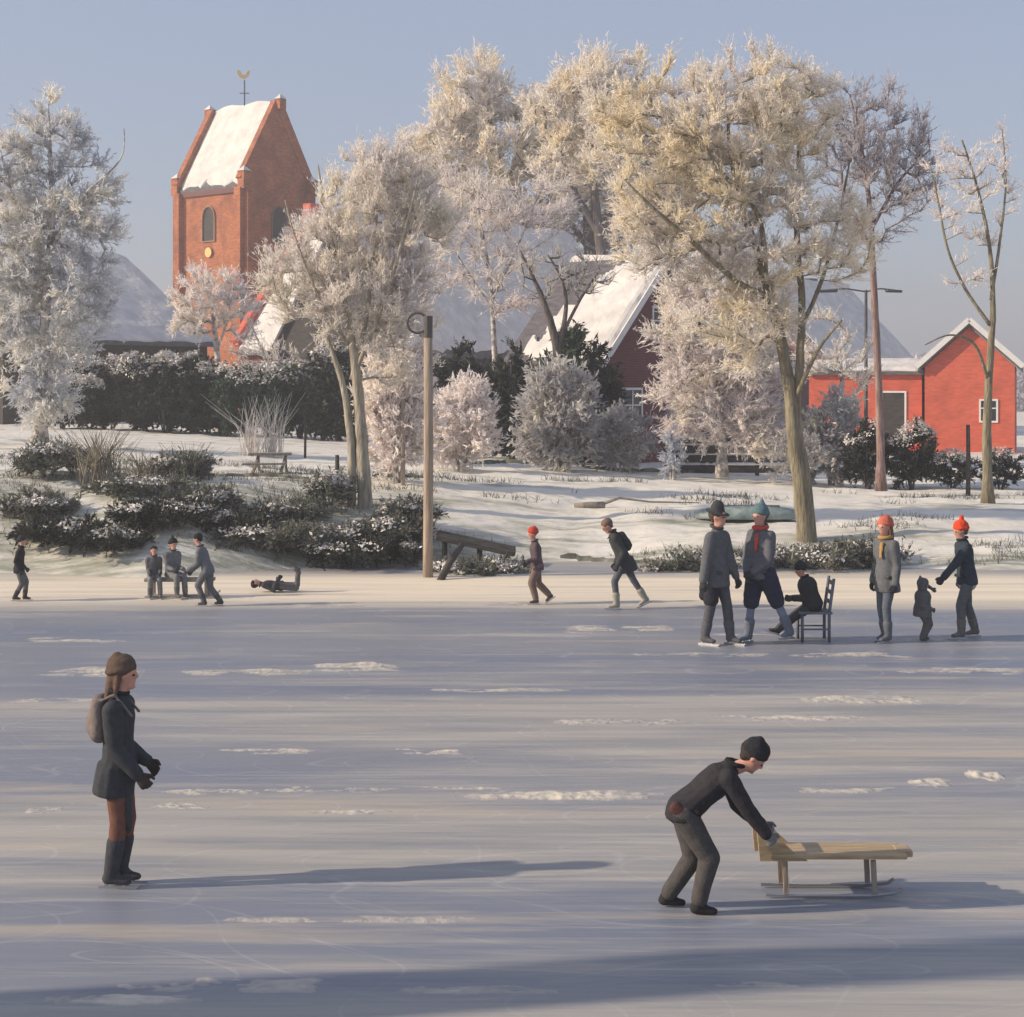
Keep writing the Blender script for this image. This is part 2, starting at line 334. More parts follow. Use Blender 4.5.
dr = obj('drifted_snow', V, Q, MT['drift'], loc=(0, 0, 0), smooth=True, fix=False); tag(dr, 'low smears of windblown cream snow lying on the pond ice', 'snow', kind='stuff')

# ------------------------------------------------------------------ plants
def tubes_np(P0, P1, r0, r1, n=3):
    P0 = np.asarray(P0, float); P1 = np.asarray(P1, float); r0 = np.asarray(r0, float); r1 = np.asarray(r1, float)
    t = P1 - P0; ln = np.linalg.norm(t, axis=1, keepdims=True) + 1e-9; t = t / ln
    ref = np.where(np.abs(t[:, 2:3]) < 0.9, np.array([[0, 0, 1.0]]), np.array([[1.0, 0, 0]]))
    u = np.cross(t, ref); u /= np.linalg.norm(u, axis=1, keepdims=True) + 1e-9; v = np.cross(t, u)
    V = []
    for P, r in ((P0, r0), (P1, r1)):
        for k in range(n):
            a = 2 * math.pi * k / n
            V.append(P + (u * math.cos(a) + v * math.sin(a)) * r[:, None])
    V = np.stack(V, 1).reshape(-1, 3); m_ = len(P0)
    base = np.arange(m_)[:, None] * 2 * n
    Q = [np.concatenate([base + k, base + (k + 1) % n, base + n + (k + 1) % n, base + n + k], 1) for k in range(n)]
    return V, np.concatenate(Q)
def dabs_np(P, dirs, size, flat=0.4):
    n = len(P); dirs = dirs / (np.linalg.norm(dirs, axis=1, keepdims=True) + 1e-9)
    q = rng.normal(size=(n, 3)); s = np.cross(dirs, q); s /= np.linalg.norm(s, axis=1, keepdims=True) + 1e-9
    nn = np.cross(dirs, s)
    L_ = (size * rng.uniform(0.5, 1.5, n))[:, None]; W_ = L_ * flat * rng.uniform(0.6, 1.3, n)[:, None]
    A = P - dirs * L_ * 0.5; B = P + s * W_ * 0.5 + nn * W_ * 0.2; C = P + dirs * L_ * 0.5; D_ = P - s * W_ * 0.5 + nn * W_ * 0.2
    V = np.stack([A, B, C, D_], 1).reshape(-1, 3); Q = np.arange(n * 4).reshape(n, 4)
    return V, Q
def crown_points(ells, n):
    vols = np.array([e[1][0] * e[1][1] * e[1][2] for e in ells]) ** 0.8; vols /= vols.sum(); out = []
    for e, k in zip(ells, rng.multinomial(n, vols)):
        d_ = rng.normal(size=(k, 3)); d_ /= np.linalg.norm(d_, axis=1, keepdims=True)
        r = rng.uniform(0.10, 1.0, k) ** 0.45
        r *= 1 + 0.16 * np.sin(d_[:, 0] * 7 + e[0][0] * 3) * np.cos(d_[:, 2] * 6 + 1)
        out.append(np.array(e[0]) + d_ * r[:, None] * np.array(e[1]))
    return np.concatenate(out)
def E_(px, py, rx, ry, D, dd=0.8):
    s = F / D; p = at(px, py, D); return (tuple(p), (rx / s, rx / s * dd, ry / s))
NEEDLE = set()
def tree(name, label, cat, limbs, ells, n, twigs, dabs, tl, ds, mats, group=None, minr=0.006, up=0.35, spread=0.75, tipr=0.02, bark_parts=True, power=0.47, flat=0.19):
    """limbs: list of polylines [(point, radius)...], first is the trunk.  mats: (bark, crown)"""
    base = Vector(limbs[0][0][0]); root = empty(name, base, label, cat, group)
    tm = MB()
    nodes = []; 
    for li, pl in enumerate(limbs):
        pts = [Vector(p) for p, r in pl]; rad = [r for p, r in pl]
        # smooth resample
        P = []; Rr = []
        for i in range(len(pts) - 1):
            p0 = pts[max(i - 1, 0)]; p1 = pts[i]; p2 = pts[i + 1]; p3 = pts[min(i + 2, len(pts) - 1)]
            for k in range(5):
                t = k / 5
                q = 0.5 * ((2 * p1) + (p2 - p0) * t + (2 * p0 - 5 * p1 + 4 * p2 - p3) * t * t + (3 * p1 - p0 - 3 * p2 + p3) * t ** 3)
                P.append(q); Rr.append(rad[i] * (1 - t) + rad[i + 1] * t)
        P.append(pts[-1]); Rr.append(rad[-1])
        if li == 0:
            P[0] = P[0] - Vector((0, 0, 0.25)); Rr[0] *= 1.5; Rr[1] *= 1.15
        tm.tube(P, Rr, n=9, wob=0.06)
        for i, p in enumerate(P):
            if (p.z - base.z) > 0.28 * (P[-1].z - base.z) or li > 0: nodes.append(np.array(p))
    tm.build('trunk', mats[0], root, smooth=True)
    pts = crown_points(ells, n) if n else np.zeros((0, 3))
    K0 = len(nodes); NP = np.array(nodes); par = [-1] * K0
    cen = NP.mean(0)
    d0 = np.array([np.min(np.linalg.norm(NP - p, axis=1)) for p in pts]) if n else []
    order = np.argsort(d0) if n else []
    allp = list(NP)
    for i in order:
        p = pts[i]; A = np.array(allp)
        dv = p - A; dist = np.linalg.norm(dv, axis=1)
        pen = np.where(A[:, 2] > p[2] + 0.1 * dist, 0.8 * (A[:, 2] - p[2]), 0)
        j = int(np.argmin(dist + pen))
        if dist[j] < 1e-3: continue
        if dist[j] > tl * 1.2:      # one bent intermediate joint
            mid = (A[j] + p) / 2 + rng.normal(size=3) * dist[j] * 0.10; mid[2] += up * 0.12 * dist[j]
            allp.append(mid); par.append(j); j = len(allp) - 1
        allp.append(p); par.append(j)
    A = np.array(allp); M_ = len(A); cnt = np.zeros(M_)
    for i in range(M_ - 1, K0 - 1, -1): cnt[i] += 1; cnt[par[i]] += cnt[i]
    idx = np.arange(K0, M_)
    VV = []; QQ = []; MI = []; off = 0
    def push(V, Q, mi):
        nonlocal off
        VV.append(V); QQ.append(Q + off); off += len(V); MI.append(np.full(len(Q), mi))
    if len(idx):
        pr = np.array([par[i] for i in idx]); r1 = minr * np.maximum(cnt[idx], 1) ** power; r0 = minr * (cnt[idx] + 1) ** power * 1.05
        V, Q = tubes_np(A[pr], A[idx], r0, r1, 5); push(V, Q, 0)
        dirn = A[idx] - A[pr]; dirn /= np.linalg.norm(dirn, axis=1, keepdims=True) + 1e-9
        k = len(idx); I = np.repeat(np.arange(k), twigs)
        out = A[idx][I] - cen; out /= np.linalg.norm(out, axis=1, keepdims=True) + 1e-9
        dt = dirn[I] * 0.55 + out * 0.35 + np.array([0, 0, up]) + rng.normal(size=(len(I), 3)) * spread * 0.6
        dt /= np.linalg.norm(dt, axis=1, keepdims=True)
        ln = (tl * rng.uniform(0.4, 1.3, len(I)))[:, None]
        st = A[pr][I] + (A[idx][I] - A[pr][I]) * rng.uniform(0.3, 1.0, (len(I), 1))
        md = st + dt * ln * 0.5; d2 = dt + rng.normal(size=dt.shape) * 0.3; d2[:, 2] += up * 0.2; d2 /= np.linalg.norm(d2, axis=1, keepdims=True)
        en = md + d2 * ln * 0.5
        tr = np.full(len(I), minr * tipr / 0.02 * 1.25)
        V, Q = tubes_np(st, md, tr, tr * 0.8, 3); push(V, Q, 1)
        V, Q = tubes_np(md, en, tr * 0.8, tr * 0.35, 3); push(V, Q, 1)
        J = np.repeat(np.arange(len(I)), int(dabs * (1.7 if mats[1] not in NEEDLE else 1))); t = rng.uniform(0.1, 1.05, (len(J), 1))
        pos = np.where(t < 0.5, st[J] + (md[J] - st[J]) * t * 2, md[J] + (en[J] - md[J]) * (t - 0.5) * 2) + rng.normal(size=(len(J), 3)) * tl * 0.05
        dd_ = d2[J] + rng.normal(size=(len(J), 3)) * 0.55
        V, Q = dabs_np(pos, dd_, ds * 1.15, flat); push(V, Q, 1)
        fast_mesh('crown', np.concatenate(VV), np.concatenate(QQ), [mats[0], mats[1]], root, mi=np.concatenate(MI))
    return root
def PL(D, *pts, d2=None):
    """polyline through pixels (px,py,radius_in_metres[,extra depth])"""
    return [(at(p[0], p[1], D + (p[3] if len(p) > 3 else 0)), p[2]) for p in pts]

def bush(name, label, cat, px, py, wpx, hpx, D, leaf, bark, group=None, n=60, twigs=10, dabs=5, base_z=None, snow=0, dd=0.9, up=0.2, tl=None, ds=None, flat=0.26, hedge=False):
    s = F / D; W = wpx / s / 2; H = hpx / s
    c = at(px, py, D); bz = gz(c.x, D) if base_z is None else base_z
    b0 = Vector((c.x, D, bz)); top = c.z + H / 2
    cz = (top + bz) / 2 + 0.08; rz = max(0.15, (top - bz) / 2)
    ell = [((c.x - W * 0.45, D, cz - rz * 0.15), (W * 0.55, W * dd * 0.7, rz * 0.82)), ((c.x + W * 0.45, D + 0.1, cz - rz * 0.1), (W * 0.55, W * dd * 0.7, rz * 0.8)), ((c.x, D, cz), (W * 0.62, W * dd, rz))]
    if hedge: ell = [((c.x + W * q, D, cz), (W * .42, W * dd * .6, rz)) for q in (-.72, -.36, 0, .36, .72)]
    limbs = []
    for q in range(4):
        a = rng.uniform(0, 6.28); e = Vector((c.x + math.cos(a) * W * 0.5, D + math.sin(a) * W * 0.4, bz + rz * rng.uniform(0.8, 1.3)))
        limbs.append([(b0 + Vector((math.cos(a) * 0.05, math.sin(a) * 0.05, 0)), 0.03), (b0.lerp(e, 0.5) + Vector((0, 0, rz * 0.1)), 0.022), (e, 0.012)])
    T = tl or max(0.14, rz * 0.30)
    rt = tree(name, label, cat, limbs, ell, n, twigs, dabs, T, ds or max(0.05, T * 0.36), (bark, leaf), group, minr=0.005, up=up, spread=0.95, flat=flat)
    if snow:      # snow lodged in the upper twigs, in patches
        k = int(snow * 3600); a = rng.uniform(0, 6.28, k); q_ = rng.uniform(.25, 1, k) ** .6; e = ell; P = []
        for i in range(k):
            ce, ra_ = ell[i % len(ell)]; el_ = math.asin(min(1, q_[i])); x_ = ce[0] + math.cos(a[i]) * math.cos(el_) * ra_[0] * 1.05; y_ = ce[1] + math.sin(a[i]) * math.cos(el_) * ra_[1] * 1.05; z_ = ce[2] + q_[i] * ra_[2] * 1.1 + .03
            if mnoise.noise(Vector((x_ * 1.6, y_ * 1.2, z_ * 2.5))) > -.05: P.append((x_, y_, z_))
        if P:
            P = np.array(P); V, Q = dabs_np(P + rng.normal(size=P.shape) * T * .12, rng.normal(size=P.shape) * np.array([1, 1, .35]), T * .26, .6)
            tag(fast_mesh('snow_crust', V, Q, MT['roof_snow'], rt), kind='stuff')
    return rt

# ------------------------------------------------------------------ buildings
AV = Vector((-0.77, 0.64, 0)).normalized(); BV = Vector((0.64, 0.77, 0)).normalized()
def add_uv(o, a, b_):
    me = o.data; uv = me.uv_layers.new(name='UVMap')
    for p in me.polygons:
        n_ = p.normal; horiz = Vector((n_.x, n_.y, 0))
        t = Vector((-n_.y, n_.x, 0)).normalized() if horiz.length > 0.2 else a
        for li in p.loop_indices:
            co = me.vertices[me.loops[li].vertex_index].co
            uv.data[li].uv = (co.dot(t), co.z)
def gable(name, label, cat, C, wa, wb, z0, ze, zr, wall_m, ridge='a', over=0.3, snow_t=0.14, gover=0.25, a=AV, b=BV, bare=None, parapet=None, wall2=None, seed=0):
    C = Vector((C[0], C[1], z0)); root = empty(name, C, label, cat)
    def P(u, v, z): q = C + a * u + b * v; return Vector((q.x, q.y, z))
    # walls with gables
    if ridge == 'a': gp_ = [(0, wb / 2), (wa, wb / 2)]
    else: gp_ = [(wa / 2, 0), (wa / 2, wb)]
    V = [P(0, 0, z0 - .3), P(wa, 0, z0 - .3), P(wa, wb, z0 - .3), P(0, wb, z0 - .3), P(0, 0, ze), P(wa, 0, ze), P(wa, wb, ze), P(0, wb, ze), P(*gp_[0], zr), P(*gp_[1], zr)]
    if ridge == 'a': Fc = [(0, 1, 5, 4), (2, 3, 7, 6), (3, 0, 4, 8, 7), (1, 2, 6, 9, 5), (4, 5, 9, 8), (7, 8, 9, 6)]
    else: Fc = [(3, 0, 4, 7), (1, 2, 6, 5), (0, 1, 5, 8, 4), (2, 3, 7, 9, 6), (4, 8, 9, 7), (5, 6, 9, 8)]
    wl = obj('wall', V, Fc, wall_m, root); add_uv(wl, a, b)
    # roof: two slabs of tile
    half = (wb if ridge == 'a' else wa) / 2; ln = wa if ridge == 'a' else wb
    slope = (zr - ze) / half
    def S(t, s_, lift):      # t along ridge, s_ across (0 ridge .. 1 eave +), side sign
        return t, s_, lift
    def RP(t, across, z): return P(t, half + across, z) if ridge == 'a' else P(half + across, t, z)
    nrm = math.sqrt(1 + slope * slope)
    tl_ = MB(); th = 0.12
    for sg in (-1, 1):
        e = half + over
        A0 = [RP(t, sg * q, zr - slope * abs(q) + l) for l in (0.03, 0.03 + th * nrm) for t, q in ((-gover, 0), (ln + gover, 0), (ln + gover, e), (-gover, e))]
        tl_.add(A0, [(0, 1, 2, 3), (4, 5, 6, 7), (0, 1, 5, 4), (1, 2, 6, 5), (2, 3, 7, 6), (3, 0, 4, 7)])
    rf = tl_.build('roof', MT['tile'], root)
    # snow blanket with uneven edge
    V = []; Q = []
    nu = max(14, int(ln / (.35 if bare is None else .09))); nv = 16 if bare is None else 48; up0 = 0.03 + th * nrm + 0.006
    for sg in (-1, 1):
        e = half + over - 0.03; base = len(V)
        for lay in (0, 1):
            for i in range(nu + 1):
                for j in range(nv + 1):
                    t = -gover + 0.03 + (ln + 2 * gover - 0.06) * i / nu; q = e * j / nv
                    if i in (0, nu): t += (1 if i == 0 else -1) * .16 * abs(mnoise.noise(Vector((q * 1.7, seed, sg * 2))))
                    if j == nv: q -= .30 * abs(mnoise.noise(Vector((t * 1.3, seed + 4, sg)))) - .04 * math.sin(t * 5)
                    edge = min(1.0, (nv - j) / (nv / 8), i / 1.5, (nu - i) / 1.5) if lay else 0
                    nn_ = mnoise.noise(Vector((t * 0.8 + seed, sg * q * 0.8, 3.1 + seed)))
                    thick = snow_t * nrm * (0.30 + 0.70 * max(0, edge)) * (1 + 0.45 * nn_)
                    if bare is not None and sg == bare[0]:
                        f = bare[1](i / nu, j / nv) + 0.55 * mnoise.noise(Vector((t * 1.5, q * 2.2, seed)))
                        if f > 0.5: thick = -0.08
                    V.append(RP(t, sg * q, zr - slope * q + up0 + (thick if lay else -0.07)))
        n1 = (nu + 1) * (nv + 1)
        for lay in (0, 1):
            for i in range(nu):
                for j in range(nv):
                    k0 = base + lay * n1 + i * (nv + 1) + j; Q.append((k0, k0 + 1, k0 + nv + 2, k0 + nv + 1))
        ring = [i * (nv + 1) for i in range(nu + 1)] + [nu * (nv + 1) + j for j in range(1, nv + 1)] + [i * (nv + 1) + nv for i in range(nu - 1, -1, -1)] + [j for j in range(nv - 1, 0, -1)]
        for x in range(len(ring)):
            y = ring[(x + 1) % len(ring)]; Q.append((base + ring[x], base + y, base + n1 + y, base + n1 + ring[x]))
    sn = obj('roof_snow', V, Q, MT['roof_snow'], rf, smooth=False)
    return root, P, dict(half=half, slope=slope, ln=ln, RP=RP)
def wall_window(root, P, face, s, z, w_, h, frame_m, pane_m, proud=0.04, arch=False, mull=True, name='window'):
    """face 'L' (along a, v=0) or 'R' (along b, u=0)"""
    def Q_(x, zz, out): return P(x, -out, zz) if face == 'L' else P(-out, x, zz)
    def prof(w2, h2, z_):
        if not arch: return [(s - w2, z_), (s + w2, z_), (s + w2, z_ + h2), (s - w2, z_ + h2)]
        pts = [(s - w2, z_), (s + w2, z_)]; hh = h2 - w2
        for k in range(9):
            t = math.pi * k / 8; pts.append((s + w2 * math.cos(t), z_ + hh + w2 * 1.25 * math.sin(t)))
        return pts
    def prism(mb, pr, o0, o1):
        n_ = len(pr); V = [Q_(x, zz, o0) for x, zz in pr] + [Q_(x, zz, o1) for x, zz in pr]
        mb.add(V, [tuple(range(n_)), tuple(range(n_, 2 * n_))] + [(i, (i + 1) % n_, n_ + (i + 1) % n_, n_ + i) for i in range(n_)])
    outer = prof(w_ / 2 + 0.07, h + 0.14, z - 0.07); inner = prof(w_ / 2, h, z)
    mb = MB(); n_ = len(outer)
    V = [Q_(x, zz, o) for pr, o in ((outer, -0.02), (outer, proud), (inner, proud), (inner, -0.02)) for x, zz in pr]
    Fc = []
    for i in range(n_):
        j = (i + 1) % n_
        for l in range(3): Fc.append((l * n_ + i, l * n_ + j, (l + 1) * n_ + j, (l + 1) * n_ + i))
    mb.add(V, Fc)
    if mull:
        def bx(x0, x1, z0_, z1_):
            prism(mb, [(x0, z0_), (x1, z0_), (x1, z1_), (x0, z1_)], 0.013, proud - 0.004)
        bx(s - 0.025, s + 0.025, z + 0.01, z + h - 0.02); bx(s - w_ / 2 + .005, s - 0.027, z + h * 0.6, z + h * 0.6 + 0.045); bx(s + .027, s + w_ / 2 - .005, z + h * 0.6, z + h * 0.6 + 0.045)
    fr = mb.build(name, frame_m, root)
    mb = MB(); prism(mb, inner, 0.004, 0.010); mb.build('pane', pane_m, fr)
    return fr

# --- church tower
tz0 = 1.4; ze = 15.0; zr = 19.9; TWA, TWB = 6.1, 5.4; TC = (-15.75, 100)
tw, P, G = gable('church_tower', 'tall orange brick church tower with steep snowy saddle roof', 'church tower', TC, TWA, TWB, tz0, ze, zr, [MT['brick_orange']], 'a', over=0.12, gover=-0.35, snow_t=0.12, seed=3)
mb = MB()      # raised gable copings
for t in (0.0, TWA):
    sgn = -1 if t == 0 else 1
    for s0 in (-1, 1):
        a0 = P(t + sgn * 0.02 - sgn * 0.18, TWB / 2, zr + 0.28); a1 = P(t + sgn * 0.02 - sgn * 0.18, TWB / 2 + s0 * (TWB / 2 + 0.1), ze + 0.30)
        mb.bar(a0, a1, 0.42, 0.62)
cp = mb.build('gable_coping', MT['brick_orange'], tw); add_uv(cp, AV, BV)
def rot_ab(): return Matrix(((AV.x, BV.x, 0), (AV.y, BV.y, 0), (0, 0, 1)))
for (u, v, z, h, wd) in ((0, 0, ze - 0.2, 1.0, .56), (TWA, 0, ze - 0.2, 1.0, .56), (0, TWB, ze - 0.2, .9, .56), (-.16, TWB / 2, zr - .1, .55, .5), (TWA + .16, TWB / 2, zr - .1, .55, .5)):
    mb = MB(); mb.box(P(u, v, z + h / 2), (wd, wd, h), M=rot_ab())
    c = P(u, v, z + h); V = [P(u + x * wd / 2 * 1.1, v + y * wd / 2 * 1.1, z + h + 0.004) for x, y in ((-1, -1), (1, -1), (1, 1), (-1, 1))] + [P(u, v, z + h + 0.28)]
    mb.add(V, [(0, 1, 2, 3), (0, 1, 4), (1, 2, 4), (2, 3, 4), (3, 0, 4)])
    pn = mb.build('pinnacle', MT['brick_orange'], tw); add_uv(pn, AV, BV)
    sc = MB(); sc.add([v_ + Vector((0, 0, 0.05)) for v_ in V[:4]] + [V[4] + Vector((0, 0, .1))], [(0, 1, 2, 3), (0, 1, 4), (1, 2, 4), (2, 3, 4), (3, 0, 4)]); sc.build('snow_cap', MT['roof_snow'], pn)
for u, v in ((0.25, -0.07), (TWA - 0.25, -0.07), (-0.07, 0.25), (-0.07, TWB - 0.25)):
    mb = MB(); mb.box(P(u, v, (tz0 + ze) / 2 - 0.1), (.55, .55, ze - tz0), M=rot_ab()); q = mb.build('corner_pier', MT['brick_orange'], tw); add_uv(q, AV, BV)
mb = MB(); mb.box(P(TWA / 2, -0.06, ze - .22), (TWA - 1.1, .14, .3), M=rot_ab()); q = mb.build('brick_frieze', MT['brick_dark'], tw); add_uv(q, AV, BV)
wall_window(tw, P, 'L', 3.15, 11.9, 1.05, 1.9, MT['brick_orange'], MT['dark_wood'], arch=True, mull=False, proud=0.1, name='belfry_opening')
wall_window(tw, P, 'R', 2.7, 11.9, 1.05, 1.9, MT['brick_dark'], MT['dark_wood'], arch=True, mull=False, proud=0.1, name='belfry_opening')
# gilt dial
V = []; Fc = []
for o_ in (-0.07, -0.14):
    for k in range(24): V.append(P(3.1 + 0.30 * math.cos(k * math.pi / 12), o_, 11.2 + 0.30 * math.sin(k * math.pi / 12)))
Fc = [tuple(range(24)), tuple(range(24, 48))] + [(k, (k + 1) % 24, 24 + (k + 1) % 24, 24 + k) for k in range(24)]
obj('clock_face', V, Fc, MT['gold'], tw)
wvp = P(TWA / 2, TWB / 2, zr + 0.1)
mb = MB(); mb.tube([wvp, wvp + Vector((0, 0, 1.9))], 0.045, 6); mb.tube([wvp + Vector((-.3, 0, 1.1)), wvp + Vector((.3, 0, 1.1))], 0.03, 5)
wv = mb.build('weathervane', MT['iron'], tw)
ck = [(-.42, .25), (-.30, .02), (-.02, -.08), (.22, .05), (.34, .34), (.30, .48), (.20, .40), (.10, .20), (-.12, .16), (-.26, .44), (-.44, .46)]
V = [wvp + Vector((x, y, 2.05 + z)) for y in (-.04, .04) for x, z in ck]; n_ = len(ck)
obj('weathercock', V, [tuple(range(n_)), tuple(range(n_, 2 * n_))] + [(i, (i + 1) % n_, n_ + (i + 1) % n_, n_ + i) for i in range(n_)], MT['gold'], wv)

# --- church nave in front of the tower
nv_, P, G = gable('church_nave', 'church nave with broad sunlit snow roof and red brick gable ends', 'church', (-9.9, 85), 5.6, 10.3, 1.3, 5.2, 11.8, [MT['brick_maroon']], 'a', over=0.35, gover=-0.2, snow_t=0.2, seed=9)
for t, nm in ((5.55, MT['brick_red']), (0.05, MT['brick_maroon'])):
    mb = MB()
    for s0 in (-1, 1): mb.bar(P(t, 5.15, 12.2), P(t, 5.15 + s0 * 5.4, 5.35), 0.4, 0.65)
    q = mb.build('gable_coping', nm, nv_); add_uv(q, AV, BV)
mb = MB(); mb.box(P(5.55, 5.15, 12.6), (.6, .8, 1.0), M=rot_ab()); q = mb.build('gable_finial', MT['brick_red'], nv_); add_uv(q, AV, BV)
for s in (1.4, 3.6): wall_window(nv_, P, 'L', s, 2.4, .8, 1.9, MT['white_paint'], MT['glass'], arch=True)
wall_window(nv_, P, 'R', 5.15, 5.2, 1.1, 2.4, MT['white_paint'], MT['glass'], arch=True)

# --- farmhouse whose shaded roof shows left of the tower
bl, P, G = gable('farmhouse', 'low farmhouse with blue shaded snow roof left of the tower', 'house', (-19.35, 64.6), 11.6, 10.0, 1.7, 5.05, 8.75, [MT['dark_wood']], 'b', over=0.35, snow_t=0.16, seed=5)
for s in (1.5, 4, 6.5, 9): wall_window(bl, P, 'R', s, 2.7, .9, 1.2, MT['white_paint'], MT['glass'])
# --- big barn in the centre
bn, P, G = gable('barn', 'big dark barn with wide blue grey snow roof behind the pole', 'barn', (-4.2, 70), 8.0, 15.9, 1.2, 4.9, 10.4, [MT['dark_wood']], 'b', over=0.4, snow_t=0.16, seed=12)
for s in (2.2, 5.0, 8.2): wall_window(bn, P, 'R', s, 2.6, 1.1, 1.1, MT['white_paint'], MT['glass'])
mb = MB(); mb.box(P(-0.06, 11.5, 2.5), (.1, 2.6, 2.6), M=rot_ab()); q = mb.build('barn_door', MT['brick_maroon'], bn); add_uv(q, AV, BV)
# --- gabled house with the maroon end wall
def bare_gh(i, j): return 0.05 + 0.95 * max(0, min(1, (i - .28) * 3)) * max(0, 1 - j * 1.7) + 0.75 * max(0, min(1, (i - .55) * 3))
gh, P, G = gable('gabled_house', 'steep gabled house with dark maroon end wall and half bare snow roof', 'house', (2.65, 50), 3.3, 6.1, 1.0, 4.05, 7.0, [MT['brick_maroon']], 'a', over=0.35, gover=0.3, snow_t=0.12, bare=(-1, bare_gh), seed=2)
mb = MB()
for s0 in (-1, 1): mb.bar(P(-0.34, 3.05, 7.18), P(-0.34, 3.05 + s0 * 3.45, 7.18 - 3.45 * 2.95 / 3.05), 0.05, 0.2)
mb.build('bargeboard', MT['white_paint'], gh)
wall_window(gh, P, 'R', 3.05, 4.6, .9, 1.0, MT['white_paint'], MT['glass'])
for s in (1.5, 4.6): wall_window(gh, P, 'R', s, 1.9, .9, 1.2, MT['white_paint'], MT['glass'])
wall_window(gh, P, 'L', 2.0, 1.9, .9, 1.2, MT['white_paint'], MT['glass'])
# --- red house on the right: gable facing the pond and a low wing
ra = Vector((-0.955, 0.297, 0)).normalized(); rb = Vector((0.297, 0.955, 0)).normalized()
rh, P, G = gable('red_house', 'small bright red brick house with pointed gable and snowy eaves', 'house', (18.9, 63.9), 3.3, 5.0, 0.7, 3.95, 5.45, [MT['brick_red']], 'b', over=0.25, gover=0.2, snow_t=0.13, a=ra, b=rb, seed=21)
mb = MB()
for s0 in (-1, 1): mb.bar(P(1.65, -0.27, 5.72), P(1.65 + s0 * 1.95, -0.27, 5.72 - 1.95 * 0.909), 0.06, 0.2)
mb.build('bargeboard', MT['white_paint'], rh)
wall_window(rh, P, 'L', 0.95, 1.9, .55, .75, MT['white_paint'], MT['glass'])
rw, P, G = gable('red_outbuilding', 'long low red brick outbuilding with dark door, left of the red house', 'outbuilding', (15.72, 65.2), 4.3, 3.6, 0.7, 3.66, 4.02, [MT['brick_red']], 'a', over=0.2, gover=0.1, snow_t=0.13, a=ra, b=rb, seed=25)
wall_window(rw, P, 'L', 1.15, 0.95, 1.0, 2.0, MT['white_paint'], MT['dark_wood'], mull=False, name='door')
wall_window(rw, P, 'L', 3.0, 1.8, .8, .9, MT['white_paint'], MT['glass'])
# --- blue-roofed house far behind the red one
bh, P, G = gable('far_house', 'distant house with pale blue snow roof behind the red outbuilding', 'house', (15.5, 84), 7.5, 9, 0.7, 4.6, 8.4, [MT['brick_dark']], 'b', over=0.3, snow_t=0.15, seed=31)
mb = MB(); mb.box(P(4.6, 6.5, 8.3), (.6, .6, 1.4), M=rot_ab()); mb.build('chimney', MT['tile'], bh)
for s in (2, 5): wall_window(bh, P, 'R', s, 2.2, .9, 1.2, MT['white_paint'], MT['glass'])

# ------------------------------------------------------------------ trees
FC, FY, FL, FP, FB, FG = (MT['frost_' + k] for k in ('cream', 'yellow', 'lilac', 'pink', 'blue', 'grey'))
def gy(px, D):     # image row where the ground lies
    x = (px - 512) / F * D; return HZ + (CH - gz(x, D)) / D * F
# the big pale tree on the right
D = 32.2
tree('frosted_tree', 'tallest cream frosted tree with olive forked trunk behind the seated child', 'tree',
     [PL(D, (806, 551, .19), (803, 500, .16), (794, 440, .14), (789, 385, .12), (776, 318, .10), (762, 268, .085), (742, 205, .06), (730, 150, .04), (728, 110, .02)),
      PL(D, (812, 548, .12), (806, 480, .10), (797, 420, .085), (800, 360, .08), (802, 300, .07, .1), (797, 240, .06, .3), (799, 170, .045, .5), (797, 110, .025, .6)),
      PL(D, (770, 298, .07), (735, 280, .055, -.4), (690, 240, .045, -.8), (650, 205, .03, -1), (625, 180, .015, -1)),
      PL(D, (766, 280, .06), (758, 215, .045, -.4), (720, 170, .035, -.7), (690, 120, .02, -.8)),
      PL(D, (800, 330, .05), (822, 280, .04, .4), (838, 220, .03, .6), (850, 160, .015, .6)),
      PL(D, (745, 225, .05), (700, 170, .035, .6), (660, 120, .02, .8)),
      PL(D, (795, 400, .05), (818, 350, .035, -.5), (842, 320, .02, -.7))],
     [E_(725, 130, 100, 78, D), E_(665, 150, 68, 68, D), E_(790, 110, 62, 52, D), E_(700, 225, 80, 68, D), E_(775, 235, 62, 78, D), E_(738, 320, 55, 55, D), E_(842, 240, 40, 45, D), E_(650, 230, 46, 46, D), E_(625, 110, 36, 40, D)],
     820, 19, 4, .36, .085, (MT['bark'], FY), 'frosted trees along the bank', minr=.0055)
D = 39
tree('frosted_tree', 'slim reddish trunk frosted tree between big tree and red house', 'tree',
     [PL(D, (881, 480, .10), (880, 420, .09), (877, 350, .085), (873, 270, .075), (870, 210, .06), (862, 150, .04), (850, 95, .02)),
      PL(D, (871, 250, .05), (855, 215, .035, -.3), (842, 185, .02, -.5)), PL(D, (871, 230, .05), (900, 180, .035, .3), (930, 150, .02, .5))],
     [E_(835, 130, 55, 45, D), E_(880, 140, 52, 50, D), E_(905, 175, 40, 40, D), E_(868, 200, 45, 45, D)],
     260, 9, 4, .42, .085, (mat('red_bark', (0.17, 0.10, 0.085), (0.38, 0.27, 0.24), 5, .9, stretch=(3, 3, .5), bump=.6), FL), 'frosted trees along the bank', minr=.007)
D = 37
